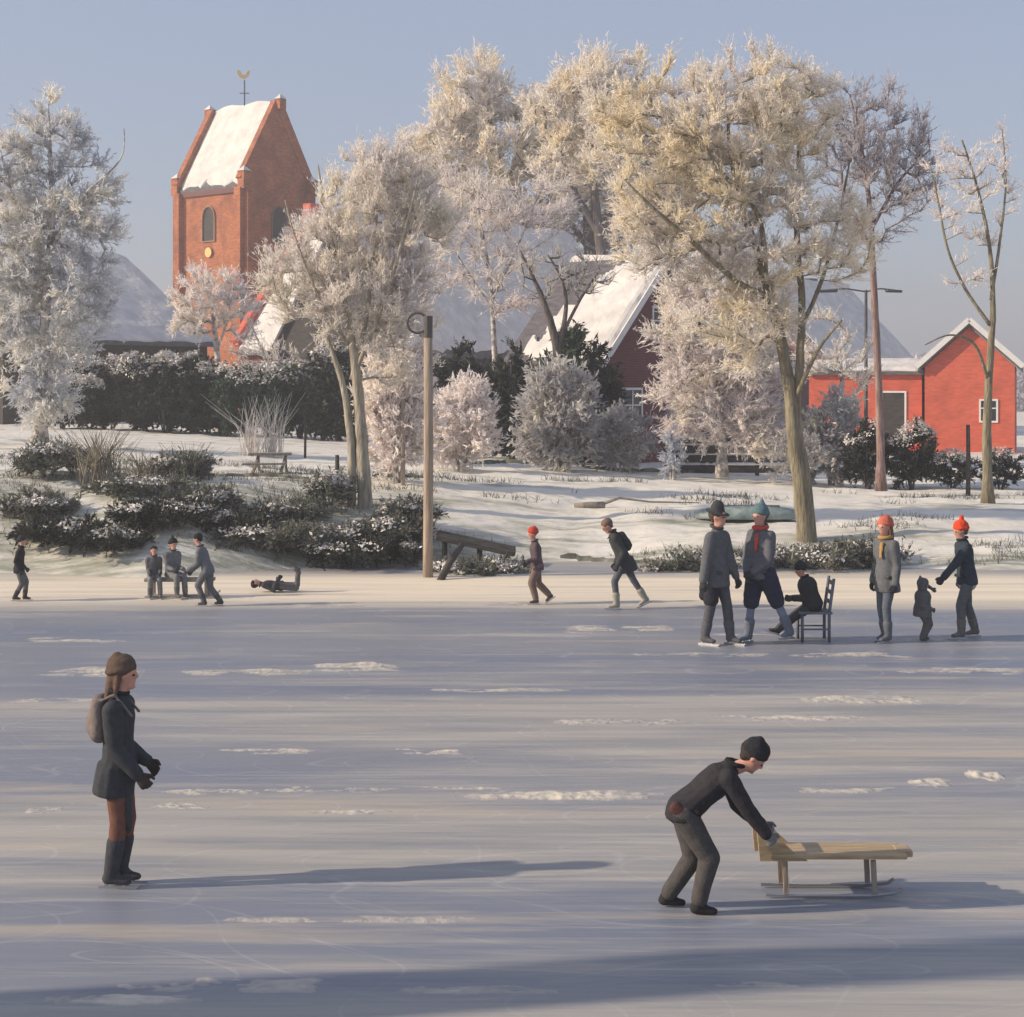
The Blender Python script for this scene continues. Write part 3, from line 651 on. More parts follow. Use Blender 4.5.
tree('frosted_tree', 'thin sparse tree with olive trunk at the right edge', 'tree',
     [PL(D, (988, 492, .11), (987, 430, .10), (990, 360, .08), (993, 310, .06), (990, 250, .045), (978, 190, .03), (962, 140, .02)),
      PL(D, (990, 325, .045), (966, 290, .035), (948, 250, .028), (938, 200, .02), (930, 165, .012)), PL(D, (991, 300, .04), (1000, 240, .03), (1006, 180, .02), (1002, 130, .012)),
      PL(D, (988, 380, .04), (975, 345, .03, -.4), (950, 335, .02, -.6), (925, 345, .012, -.8))],
     [E_(955, 190, 30, 55, D), E_(985, 190, 38, 60, D), E_(965, 255, 26, 45, D)],
     70, 7, 4, .38, .085, (MT['bark'], FP), 'frosted trees along the bank', minr=.007)
# centre-left tree with two trunks
D = 33.2
tree('frosted_tree', 'pink cream frosted tree with twin trunks left of the pole', 'tree',
     [PL(D, (366, 530, .17), (364, 480, .14), (361, 430, .12), (357, 380, .10), (350, 330, .07), (338, 270, .05), (325, 210, .035), (318, 165, .015)),
      PL(D, (350, 520, .10), (352, 460, .09), (346, 400, .07), (335, 360, .05), (322, 330, .03), (300, 310, .015)),
      PL(D, (352, 380, .06), (366, 320, .05), (372, 260, .04), (378, 200, .025), (382, 160, .012)),
      PL(D, (356, 370, .05), (385, 300, .04, -.3), (405, 230, .03, -.5), (418, 180, .015, -.6)),
      PL(D, (348, 345, .04), (320, 300, .03, -.4), (296, 240, .02, -.5), (285, 200, .01, -.5))],
     [E_(372, 215, 62, 52, D), E_(330, 250, 46, 50, D), E_(405, 240, 42, 58, D), E_(362, 300, 55, 48, D), E_(395, 350, 36, 48, D), E_(318, 312, 30, 32, D), E_(385, 170, 40, 26, D), E_(300, 280, 42, 46, D), E_(425, 215, 34, 44, D), E_(412, 300, 32, 60, D)],
     500, 17, 3, .40, .085, (mat('pale_frosted_bark', (0.24, 0.21, 0.15), (0.50, 0.45, 0.36), 5, .85, contrast=(.35, .65), stretch=(3, 3, .5), bump=.5, bscale=12), FC), 'frosted trees along the bank', minr=.0055, up=.75)
# left edge frosted tree
D = 44
tree('frosted_tree', 'bushy blue grey frosted tree at the left edge', 'tree',
     [PL(D, (40, 432, .17), (42, 380, .14), (46, 300, .12), (52, 220, .09), (50, 150, .05), (48, 105, .02)),
      PL(D, (46, 260, .06), (80, 200, .04, -.4), (120, 160, .02, -.6), (124, 128, .01, -.6)), PL(D, (46, 320, .05), (85, 290, .03, -.4), (105, 250, .015, -.4)), PL(D, (46, 260, .06), (15, 200, .04), (0, 150, .02))],
     [E_(50, 155, 46, 55, D), E_(60, 230, 58, 52, D), E_(50, 310, 60, 58, D), E_(42, 372, 42, 34, D), E_(5, 240, 50, 110, D), E_(100, 200, 26, 30, D), E_(95, 290, 26, 34, D), E_(45, 400, 40, 28, D)],
     480, 15, 5, .46, .13, (MT['bark_frost'], FB), 'frosted trees along the bank', minr=.008)
# trees behind the barn
D = 96
grp = 'tall frosted trees behind the barn'
tree('distant_tree', 'tall far golden frosted tree above the barn roof, left one', 'tree',
     [PL(D, (478, 395, .5), (480, 320, .42), (485, 250, .35), (500, 190, .25), (492, 130, .15), (480, 95, .06)), PL(D, (485, 250, .25), (450, 190, .18), (425, 150, .08)), PL(D, (498, 200, .2), (520, 150, .15), (515, 110, .06)), PL(D, (488, 260, .2), (540, 210, .15), (570, 170, .06))],
     [E_(470, 105, 42, 48, D), E_(450, 165, 55, 50, D), E_(510, 140, 50, 50, D), E_(495, 210, 70, 45, D), E_(400, 200, 32, 42, D)],
     340, 15, 5, 1.2, .32, (MT['bark_dark'], FY), grp, minr=.022)
tree('distant_tree', 'far lilac grey frosted tree between barn and big tree', 'tree',
     [PL(D + 4, (596, 395, .5), (596, 320, .42), (590, 250, .35), (585, 190, .25), (575, 140, .12), (570, 110, .05)), PL(D + 4, (592, 240, .25), (625, 180, .18), (650, 140, .08)), PL(D + 4, (590, 250, .2), (555, 200, .15), (540, 170, .06))],
     [E_(570, 150, 48, 52, D + 4), E_(610, 180, 60, 60, D + 4), E_(570, 225, 60, 40, D + 4), E_(650, 190, 40, 60, D + 4)],
     300, 15, 4, 1.2, .32, (MT['bark_dark'], FL), grp, minr=.022)
tree('distant_tree', 'far pale frosted tree behind the nave and twin trunk tree', 'tree',
     [PL(D + 8, (412, 395, .45), (410, 320, .4), (405, 250, .3), (400, 200, .15), (398, 170, .05))],
     [E_(400, 205, 45, 50, D + 8), E_(430, 250, 50, 40, D + 8), E_(370, 240, 35, 45, D + 8)],
     200, 15, 5, 1.2, .32, (MT['bark_dark'], FL), grp, minr=.022)
tree('distant_tree', 'tall far golden frosted tree above the barn roof, right one', 'tree',
     [PL(92, (612, 395, .5), (610, 320, .4), (600, 240, .3), (592, 170, .2), (590, 110, .08)), PL(92, (602, 240, .2), (570, 180, .12), (555, 130, .06)), PL(92, (602, 230, .2), (635, 170, .12), (650, 110, .06))],
     [E_(575, 110, 52, 38, 92), E_(620, 100, 52, 42, 92), E_(600, 160, 60, 45, 92)], 240, 15, 5, 1.15, .30, (MT['bark_dark'], FY), grp, minr=.022)
D = 56
tree('frosted_thicket_tree', 'thin airy lilac white frosted tree in front of the barn roof', 'tree',
     [PL(D, (498, 455, .13), (497, 400, .11), (494, 340, .09), (490, 280, .07), (480, 220, .045), (470, 170, .02)), PL(D, (492, 300, .06), (520, 240, .04), (540, 190, .02)), PL(D, (493, 310, .05), (460, 260, .035), (440, 220, .02))],
     [E_(470, 215, 56, 50, D), E_(525, 215, 50, 46, D), E_(450, 260, 40, 40, D), E_(510, 280, 50, 40, D)], 190, 12, 2, .62, .12, (MT['bark_frost'], FP), 'frosted trees at the garden edge', minr=.010)
# small pink tree before the tower
D = 62
tree('small_frosted_tree', 'small round pink frosted tree standing before the church tower', 'tree',
     [PL(D, (222, 425, .16), (220, 380, .12), (216, 345, .10), (212, 310, .06), (205, 285, .03)), PL(D, (217, 350, .05), (228, 318, .04), (232, 290, .02))],
     [E_(205, 300, 38, 30, D), E_(235, 310, 26, 34, D), E_(190, 325, 20, 18, D)], 130, 9, 5, .45, .14, (MT['bark_frost'], FP), 'small frosted trees at the hedge', minr=.010)
D = 60
tree('small_frosted_tree', 'small bare white frosted tree against the nave roof', 'tree',
     [PL(D, (278, 425, .10), (275, 390, .08), (262, 350, .05), (250, 325, .02)), PL(D, (276, 395, .05), (300, 355, .03), (322, 335, .015)), PL(D, (276, 400, .04), (290, 370, .03), (340, 360, .015))],
     [E_(262, 360, 36, 22, D), E_(310, 355, 34, 20, D)], 45, 6, 2, .5, .12, (MT['bark_frost'], FC), 'small frosted trees at the hedge', minr=.012)
# bare dark forked tree beside the gabled house
D = 47
tree('bare_tree', 'dark forked bare tree with ivy beside the gabled house roof', 'tree',
     [PL(D, (561, 462, .16), (560, 400, .14), (556, 345, .12), (545, 305, .08), (532, 275, .05), (520, 250, .02)), PL(D, (558, 350, .08), (566, 310, .06), (562, 280, .04), (548, 255, .02)), PL(D, (557, 345, .06), (580, 300, .04), (600, 270, .015))],
     [E_(550, 275, 40, 30, D), E_(585, 285, 30, 26, D)], 55, 6, 2, .5, .09, (MT['bark_dark'], FG), None, minr=.012)
# mid-ground frosted trees filling between the houses
D = 43
tree('frosted_thicket_tree', 'broad pink cream frosted tree hiding the right side of the gabled house', 'tree',
     [PL(D, (722, 468, .13), (722, 420, .11), (718, 370, .08), (710, 320, .05), (700, 280, .02)), PL(D, (720, 400, .06), (750, 350, .04), (765, 310, .02)), PL(D, (720, 400, .06), (690, 360, .04), (672, 330, .02))],
     [E_(710, 330, 58, 52, D), E_(752, 370, 45, 52, D), E_(692, 385, 40, 34, D), E_(760, 300, 40, 42, D), E_(690, 290, 34, 30, D), E_(755, 425, 38, 34, D), E_(690, 425, 30, 24, D)], 420, 15, 5, .44, .12, (MT['bark_frost'], FP), 'frosted trees at the garden edge', minr=.009)
D = 46
tree('frosted_thicket_tree', 'pale frosted tree in front of the red outbuilding', 'tree',
     [PL(D, (835, 470, .10), (838, 430, .08), (842, 390, .06), (840, 350, .02))],
     [E_(820, 350, 34, 42, D), E_(852, 360, 30, 40, D)], 36, 9, 5, .42, .11, (MT['bark_frost'], FC), 'frosted trees at the garden edge', minr=.009)

# bushes:  (name, label, category, px, py(centre), w, h, depth, leaf, bark, options)
BK, DK = MT['bark_frost'], MT['bark_dark']
LD, LG, SC = MT['leaf_dark'], MT['leaf_green'], MT['scrub']
bush('frosted_bush', 'round grey cream frosted bush in front of the dark barn wall', 'bush', 560, 408, 88, 100, 44, FG, BK, 'frosted garden bushes', 150, 10, 6)
bush('frosted_bush', 'lilac grey frosted bush just right of the pole', 'bush', 462, 420, 82, 92, 42, FP, BK, 'frosted garden bushes', 150, 10, 6)
bush('frosted_bush', 'grey frosted bush against the foot of the maroon wall', 'bush', 620, 432, 80, 60, 45, FG, BK, 'frosted garden bushes', 110, 10, 6)
bush('frosted_bush', 'tall pink frosted bush between twin trunk tree and pole', 'bush', 397, 410, 66, 130, 36, FP, BK, 'frosted garden bushes', 190, 10, 6, up=.5)
bush('frosted_bush', 'grey frosted bush under the red outbuilding', 'bush', 832, 430, 66, 75, 43, FG, BK, 'frosted garden bushes', 110, 10, 6)
bush('frosted_bush', 'low lilac frosted bush right of the big trunk', 'bush', 798, 450, 66, 40, 42, FG, BK, 'frosted garden bushes', 80, 9, 5)
bush('frosted_bush', 'arching pale frosted bush above the plank fence', 'bush', 700, 408, 92, 38, 47, FG, DK, 'frosted garden bushes', 60, 9, 3)
bush('small_fir', 'small pale blue snow covered fir on the lawn edge', 'fir', 673, 448, 26, 40, 42, frost('snowy_fir', (.60, .64, .72), (.78, .80, .82), (.70, .73, .78), 2), BK, None, 50, 8, 5, tl=.16, ds=.07, up=-.1)
# dark evergreens behind the bushes, in front of the barn
g_ = 'dark evergreen shrubs before the barn'
bush('evergreen_shrub', 'dark evergreen shrub right of the pole under the barn eave', 'shrub', 462, 385, 70, 70, 50, LD, DK, g_, 100, 10, 7)
bush('evergreen_shrub', 'dark evergreen shrub between the two frosted bushes', 'shrub', 512, 400, 62, 90, 49, LD, DK, g_, 110, 10, 7)
bush('evergreen_shrub', 'ivy green shrub around the forked bare tree', 'shrub', 568, 372, 50, 80, 48.5, LG, DK, g_, 110, 10, 7)
bush('evergreen_shrub', 'dark shrub left of the maroon gable wall corner', 'shrub', 596, 385, 40, 70, 48.2, LD, DK, g_, 80, 10, 7)
# long dark hedge on the left, each shrub of it
g_ = 'dark shrubs of the long hedge on the left'
hd = [(62, 398, 70, 66, 'dark hedge shrub under the blue grey frosted tree'), (112, 388, 76, 84, 'dark hedge shrub with snow crust, second from the left edge'), (165, 386, 78, 84, 'dark hedge shrub with snow crust below the farmhouse eave'), (208, 392, 60, 66, 'dark hedge shrub below the small pink tree')]
for i, (px, py, w_, h, lb) in enumerate(hd):
    hs = bush('hedge_shrub', lb, 'hedge', px, py + 8, w_ * 1.1, h - 14, 58 + (i % 2), LD, DK, g_, 190, 10, 8, snow=2.2, hedge=True, flat=.4)
for i, (px, py, w_, h, lb) in enumerate([(250, 398, 66, 58, 'green clipped hedge shrub left of the bare white tree'), (300, 398, 66, 58, 'green clipped hedge shrub right of the bare white tree'), (338, 392, 50, 74, 'dark green hedge shrub behind the twin trunk tree')]):
    bush('hedge_shrub', lb, 'hedge', px, py, w_, h, 57.5 + (i % 2), LG if i < 2 else LD, DK, 'green shrubs of the hedge', 170, 10, 8, snow=.5, hedge=True, flat=.4)
# snow lying on the hedge tops
def snow_lump(name, label, px, py, wpx, hpx, D, seed, depth=1.0, cat='snow', z=None):
    s = F / D; W = wpx / s / 2; H = hpx / s; c = at(px, py, D)
    V = []; Q = []; nu, nv = 28, 10
    for lay in (0, 1):
        for i in range(nu + 1):
            for j in range(nv + 1):
                u = i / nu * 2 - 1; v = j / nv * 2 - 1; e = math.sqrt(max(0, 1 - u * u)) * math.sqrt(max(0, 1 - v * v))
                n_ = mnoise.noise(Vector((u * 3 + seed, v * 1.5, seed)))
                zz = c.z + (H * 0.6 * e * (1 + n_) if lay else -H * 0.7 * e * (0.4 + 1.2 * abs(mnoise.noise(Vector((u * 6, v * 2, seed + 5))))))
                V.append((c.x + u * W, D + v * depth + 0.3 * n_, zz + 0.25 * H * mnoise.noise(Vector((u * 2, seed, 9)))))
    n1 = (nu + 1) * (nv + 1)
    for lay in (0, 1):
        for i in range(nu):
            for j in range(nv):
                k0 = lay * n1 + i * (nv + 1) + j; Q.append((k0, k0 + 1, k0 + nv + 2, k0 + nv + 1))
    ring = [i * (nv + 1) for i in range(nu + 1)] + [nu * (nv + 1) + j for j in range(1, nv + 1)] + [i * (nv + 1) + nv for i in range(nu - 1, -1, -1)] + [j for j in range(nv - 1, 0, -1)]
    for x in range(len(ring)):
        y = ring[(x + 1) % len(ring)]; Q.append((ring[x], ring[y and ring.index(y)] if False else y, n1 + y, n1 + ring[x]))
    o = obj(name, V, Q, MT['roof_snow'], loc=(c.x, D, c.z), smooth=True)
    return tag(o, label, cat, 'snow lying on hedges')
g_ = 'dark hedge shrubs before the red house'
for px, py, w_, h, lb in ((868, 446, 50, 46, 'dark hedge shrub behind the slim reddish trunk'), (912, 447, 56, 46, 'dark hedge shrub below the outbuilding door'), (952, 468, 60, 26, 'low dark hedge shrub below the red house'), (1000, 468, 60, 28, 'low dark hedge shrub at the right edge')):
    bush('hedge_shrub', lb, 'hedge', px, py, w_, h, 42, LD, DK, g_, 90, 10, 8, snow=.8)
# dark plank fence with snow
fa, fb = surf(632, 466), surf(775, 466)
fa = Vector((4.0 * 46 / 46 + 0.2, 46.5, 0)); fb = Vector((7.9, 46.0, 0))
fz = gz(6, 46)
fr = empty('plank_fence', (fa.x, fa.y, fz), 'low dark horizontal plank fence with snow on its rails', 'fence')
for i in range(5):
    mb = MB(); z = fz + 0.15 + i * 0.27
    mb.bar((fa.x, fa.y, z), (fb.x, fb.y, z + 0.02 * (i % 2)), 0.04, 0.20); pk = mb.build('plank', MT['dark_wood'], fr)
    mb = MB(); mb.bar((fa.x + .05, fa.y - .02, z + .13), (fb.x - .05 - .3 * (i % 2), fb.y - .02, z + .135), 0.06, 0.035); mb.build('snow_strip', MT['roof_snow'], pk)
for i in range(4):
    p = fa.lerp(fb, i / 3); mb = MB(); mb.box((p.x, p.y + .08, fz + .65), (.1, .1, 1.7)); mb.build('fence_post', MT['dark_wood'], fr)

# bank scrub, one by one
g_ = 'dark scrub along the foot of the bank'
for px, py, w_, h, D_, lf, lb in [
    (60, 545, 70, 40, 30.2, LD, 'dark scrub at the foot of the bank near the left edge'), (108, 552, 60, 34, 29.8, LD, 'dark scrub behind the left edge skater, second from the left'),
    (160, 530, 80, 52, 30.5, LD, 'largest dark scrub clump above the sledding children'), (205, 520, 60, 40, 31.6, SC, 'grey green scrub above the sledding children'),
    (268, 545, 90, 34, 30.6, SC, 'low grey green scrub above the lying child'), (320, 548, 80, 36, 30.8, SC, 'low scrub left of the twin trunks'),
    (385, 545, 70, 46, 31.0, SC, 'grey scrub between twin trunk tree and pole'), (330, 500, 34, 50, 32.8, SC, 'bluish scrub close left of the twin trunks'),
    (48, 480, 60, 70, 34.0, SC, 'brown green scrub on the upper bank at the left edge'), (180, 480, 44, 40, 34.5, SC, 'spiky dark scrub on the upper bank'),
    (478, 572, 80, 18, 29.6, SC, 'low dark scrub right of the pole on the ice edge'), (660, 578, 40, 10, 29.8, SC, 'low scrub behind the leaning walker'),
    (700, 570, 60, 14, 30.2, SC, 'low scrub left of the two standing men'), (805, 565, 110, 22, 30.4, SC, 'low grey scrub around the big tree foot'), (865, 560, 60, 20, 30.6, SC, 'low grey scrub behind the woman in long coat'),
    (40, 520, 50, 30, 31.5, SC, 'grey green scrub low at the left edge'),
    (235, 538, 60, 34, 30.9, LD, 'dark scrub between the sledding children and the lying child'), (360, 556, 90, 26, 30.4, LD, 'dark scrub band at the foot of the twin trunks'), (135, 505, 70, 36, 32.6, SC, 'grey green scrub halfway up the left bank'), (408, 520, 46, 36, 31.8, SC, 'grey scrub close left of the pole'), (290, 520, 60, 26, 31.9, SC, 'low scrub on the bank above the lying child')]:
    bush('bank_scrub', lb, 'scrub', px, py + 2, w_ * 1.35, h * .9, D_, lf, DK, g_, 60 if w_ > 40 else 32, 13, 6, dd=.9, tl=.26, ds=.085, flat=.22, snow=.35)
# tufts of dead reed
def tuft(label, px, D_, n, h, spread, m_, cat='reeds', name='reed_tuft'):
    x0 = (px - 512) / F * D_; z0 = gz(x0, D_)
    a = rng.uniform(0, 6.28, n); r = rng.uniform(0, spread, n); P0 = np.stack([x0 + np.cos(a) * r, D_ + np.sin(a) * r * .7, np.full(n, max(0, z0) - .05)], 1)
    ln = h * rng.uniform(.5, 1.1, n); tilt = rng.normal(size=(n, 2)) * .22
    mid = P0 + np.stack([tilt[:, 0] * ln * .5, tilt[:, 1] * ln * .5, ln * .55], 1); P1 = mid + np.stack([tilt[:, 0] * ln * 1.1, tilt[:, 1] * ln, ln * .42], 1)
    V1, Q1 = tubes_np(P0, mid, np.full(n, .010), np.full(n, .007)); V2, Q2 = tubes_np(mid, P1, np.full(n, .007), np.full(n, .003))
    o = fast_mesh(name, np.concatenate([V1, V2]), np.concatenate([Q1, Q2 + len(V1)]), m_, loc=(x0, D_, z0)); return tag(o, label, cat, 'reed tufts on the bank')
tuft('tall straw coloured reed tuft on the upper left bank', 100, 33.5, 150, 1.15, .45, MT['straw'])
tuft('reed tuft right of the tall straw one on the left bank', 140, 33.0, 90, .8, .35, MT['straw'])
tuft('thin pale reeds before the green hedge, directly above the picnic table', 250, 44, 60, 1.6, .3, FC)
tuft('thin pale reeds before the green hedge, nearer the bare white tree', 272, 44.5, 60, 1.7, .3, FC)
tuft('short reeds beside the spiky dark scrub', 188, 34.0, 80, .8, .3, SC)
# grass poking through the snow
n = 9000
gx = rng.uniform(-13, 14, n); gyy = rng.uniform(30, 40, n); keep = []
for i in range(n):
    f = mnoise.noise(Vector((gx[i] * .35, gyy[i] * 1.1, 2))) + (.16 if gx[i] < -1.5 else -.10) + (.15 if gyy[i] < 32.5 else 0)
    if f > .17 and gyy[i] > shore(gx[i]) + .15: keep.append(i)
keep = np.array(keep); P0 = np.stack([gx[keep], gyy[keep], np.array([gz(gx[i], gyy[i]) - .01 for i in keep])], 1); k = len(P0)
reps = 3; P0 = np.repeat(P0, reps, 0) + np.concatenate([rng.normal(size=(k * reps, 2)) * .05, np.zeros((k * reps, 1))], 1); k = len(P0)
P1 = P0 + np.stack([rng.normal(size=k) * .05, rng.normal(size=k) * .05, rng.uniform(.04, .16, k)], 1)
V1, Q1 = tubes_np(P0, P1, np.full(k, .007), np.full(k, .002))
tag(fast_mesh('grass', V1, Q1, SC, loc=(0, 0, 0)), 'dull green grass poking through the snow of the bank', 'grass', kind='stuff')
# the dark kerb of turf along the far lawn path
def turf_line(label, pts, hgt):
    V = []; Q = []; n_ = 60
    for i in range(n_ + 1):
        t = i / n_ * (len(pts) - 1); k0 = min(int(t), len(pts) - 2); f = t - k0
        px = pts[k0][0] * (1 - f) + pts[k0 + 1][0] * f; py = pts[k0][1] * (1 - f) + pts[k0 + 1][1] * f
        p = surf(px, py); h = hgt * (.7 + .8 * abs(mnoise.noise(Vector((px * .05, 2, 0))))) * min(1, i / 4, (n_ - i) / 4)
        for y, z in ((-.16, -.06), (-.07, h), (.07, h * .9), (.18, -.06)): V.append((p.x, p.y + y, p.z + z))
    for i in range(n_):
        for j in range(3): Q.append((i * 4 + j, (i + 1) * 4 + j, (i + 1) * 4 + j + 1, i * 4 + j + 1))
    c = V[0]; return tag(obj('turf_edge', V, Q, MT['scrub'], loc=c, smooth=True), label, 'turf edge', 'dark turf edges of the lawn path')
turf_line('dark turf edge curving from the lilac bush to the round bush', [(455, 458), (470, 464), (500, 463), (530, 463), (556, 466)], .09)
turf_line('dark turf edge running right below the plank fence', [(568, 458), (585, 468), (620, 471), (680, 473), (755, 472)], .09)
turf_line('dark turf edge across the snow left of the twin trunks', [(140, 470), (200, 476), (270, 476), (335, 482)], .06)
turf_line('dark turf edge between twin trunks and pole', [(372, 476), (400, 477), (425, 478)], .07)
turf_line('thin turf edge behind the red hatted child', [(560, 556), (600, 561), (640, 563), (700, 564)], .05)
# far wood closing the horizon
n = 260
for lbl, D_, x0, x1, h in (('distant grey blue wood along the horizon behind the village', 170, -75, 75, 6.5),):
    cx = rng.uniform(x0, x1, n); P0 = []; 
    for i in range(n):
        m_ = 60; hh = h * (0.7 + .5 * mnoise.noise(Vector((cx[i] * .08, 0, 0)))); P0.append(np.stack([cx[i] + rng.normal(size=m_) * 1.6, D_ + rng.normal(size=m_) * 4, .5 + np.abs(rng.uniform(0, hh, m_))], 1))
    P0 = np.concatenate(P0); V1, Q1 = dabs_np(P0, rng.normal(size=P0.shape) + np.array([0, 0, .8]), .9, .5)
    tag(fast_mesh('far_wood', V1, Q1, FL, loc=(0, D_, 0)), lbl, 'wood', kind='stuff')

# trees standing on the near left bank beside the viewer; their shadows fall across the front of the ice
def shade_tree(label, x, y, r, h, ell, n):
    t = [((x, y, 0), r), ((x + .1, y, h * .3), r * .9), ((x - .05, y + .1, h * .6), r * .75), ((x + .1, y, h), r * .45)]
    tree('willow_tree', label, 'tree', [t], ell, n, 8, 4, .5, .14, (MT['bark'], FC), None, minr=.01)
shade_tree('stout frosted willow on the near shore left of the camera', -9.5, 7.6, .46, 8.2, [((-9.5, 7.5, 9.6), (2.6, 1.2, 2.2))], 160)
nb = obj('near_bank', [(-60, -30, .3), (-8.7, -30, .3), (-8.9, 5, .3), (-9.0, 11, .3), (-60, 11.5, .3), (-60, -30, -.2), (-8.0, -30, -.2), (-8.2, 5, -.2), (-8.3, 11.8, -.2), (-60, 12.4, -.2)], [(0, 1, 2, 3, 4), (1, 6, 7, 2), (2, 7, 8, 3), (3, 8, 9, 4), (0, 5, 6, 1)], MT['roof_snow'], loc=(-20, 5, 0)); tag(nb, kind='structure')

# ------------------------------------------------------------------ people
def cap(mb, p0, p1, r0, r1, lat=Vector((0, 1, 0)), n=14, k=4, endr=None):
    """closed tapered capsule; r = number or (lateral, depth)"""
    p0, p1 = Vector(p0), Vector(p1); r0 = r0 if isinstance(r0, tuple) else (r0, r0); r1 = r1 if isinstance(r1, tuple) else (r1, r1)
    t = (p1 - p0); L_ = t.length
    t = t.normalized() if L_ > 1e-6 else Vector((0, 0, 1))
    u = (lat - t * lat.dot(t)); u = u.normalized() if u.length > 1e-3 else t.orthogonal().normalized(); v = t.cross(u)
    rings = []
    for i in range(k, 0, -1):
        a = math.pi / 2 * i / k * 0.96; rings.append((p0 - t * math.sin(a) * (min(r0) if endr is None else endr), (r0[0] * math.cos(a), r0[1] * math.cos(a))))
    rings.append((p0, r0)); rings.append((p1, r1))
    for i in range(1, k + 1):
        a = math.pi / 2 * i / k * 0.96; rings.append((p1 + t * math.sin(a) * (min(r1) if endr is None else endr), (r1[0] * math.cos(a), r1[1] * math.cos(a))))
    V = [c + u * math.cos(2 * math.pi * q / n) * rr[0] + v * math.sin(2 * math.pi * q / n) * rr[1] for c, rr in rings for q in range(n)]
    m_ = len(rings); Fc = [(i * n + q, i * n + (q + 1) % n, (i + 1) * n + (q + 1) % n, (i + 1) * n + q) for i in range(m_ - 1) for q in range(n)]
    Fc += [tuple(range(n - 1, -1, -1)), tuple(range((m_ - 1) * n, m_ * n))]
    mb.add(V, Fc)
def chain(mb, pts, rad, **kw):
    for i in range(len(pts) - 1): cap(mb, pts[i], pts[i + 1], rad[i], rad[i + 1], **kw)
def remesh(mb, voxel, smooth=3, wrinkle=0.0, wscale=10):
    me = bpy.data.meshes.new('tmp'); me.from_pydata([tuple(v) for v in mb.v], [], mb.f); fix_normals(me)
    o = bpy.data.objects.new('tmp', me); COL.objects.link(o)
    r = o.modifiers.new('r', 'REMESH'); r.mode = 'VOXEL'; r.voxel_size = voxel; r.use_smooth_shade = True
    s = o.modifiers.new('s', 'SMOOTH'); s.factor = 0.6; s.iterations = smooth
    dg = bpy.context.evaluated_depsgraph_get(); ev = o.evaluated_get(dg); out = bpy.data.meshes.new_from_object(ev)
    bpy.data.objects.remove(o); bpy.data.meshes.remove(me)
    if wrinkle:
        for v, in ((v,) for v in out.vertices):
            c = v.co; n_ = mnoise.noise(Vector((c.x * wscale, c.y * wscale, c.z * wscale * .6))) + .5 * mnoise.noise(c * wscale * 2.2)
            v.co = c + v.normal * wrinkle * n_
    out.polygons.foreach_set('use_smooth', [True] * len(out.polygons))
    return out
def ik(a, c, l1, l2, pole):
    a, c = Vector(a), Vector(c); d_ = c - a; L_ = d_.length
    if L_ > (l1 + l2) * .999: c = a + d_.normalized() * (l1 + l2) * .999; d_ = c - a; L_ = d_.length
    x = (l1 * l1 - l2 * l2 + L_ * L_) / (2 * L_); h = math.sqrt(max(0, l1 * l1 - x * x)); t = d_.normalized()
    p = Vector(pole); p = (p - t * p.dot(t)).normalized()
    return a + t * x + p * h, c
CL = {}
def cl(name, c):
    if name not in CL: CL[name] = cloth(name, c)
    return CL[name]
def hand_mesh(mb, wrist, dirv, palmn, side, h, grow, curl):
    """palm, four unequal bent fingers and a thumb leaving the side of the palm"""
    d_ = Vector(dirv).normalized(); n_ = Vector(palmn); n_ = (n_ - d_ * n_.dot(d_)).normalized(); s = d_.cross(n_).normalized() * side
    W = .024 * h; cap(mb, Vector(wrist), Vector(wrist) + d_ * .050 * h, (W * .75 + grow, .011 * h + grow), (W + grow, .010 * h + grow), lat=s)
    fr = .0052 * h + grow * .55
    for i, (o_, l_) in enumerate(((-.75, .040), (-.26, .047), (.24, .044), (.70, .034))):
        b0 = Vector(wrist) + d_ * .045 * h + s * o_ * W * 1.05
        d1 = (d_ * math.cos(curl * .6) + n_ * math.sin(curl * .6)).normalized(); d2 = (d_ * math.cos(curl * 1.5) + n_ * math.sin(curl * 1.5)).normalized()
        p1 = b0 + d1 * l_ * h * .55 + s * o_ * .004 * h; p2 = p1 + d2 * l_ * h * .5
        chain(mb, [b0, p1, p2], [fr * 1.1, fr, fr * .85], lat=s, n=8, k=3)
    t0 = Vector(wrist) + d_ * .016 * h - s * W * .8; t1 = t0 + (d_ * .7 - s * .7 + n_ * .25).normalized() * .030 * h; t2 = t1 + (d_ * .95 - s * .1 + n_ * .5).normalized() * .024 * h
    chain(mb, [t0, t1, t2], [fr * 1.35, fr * 1.15, fr * .95], lat=s, n=8, k=3)
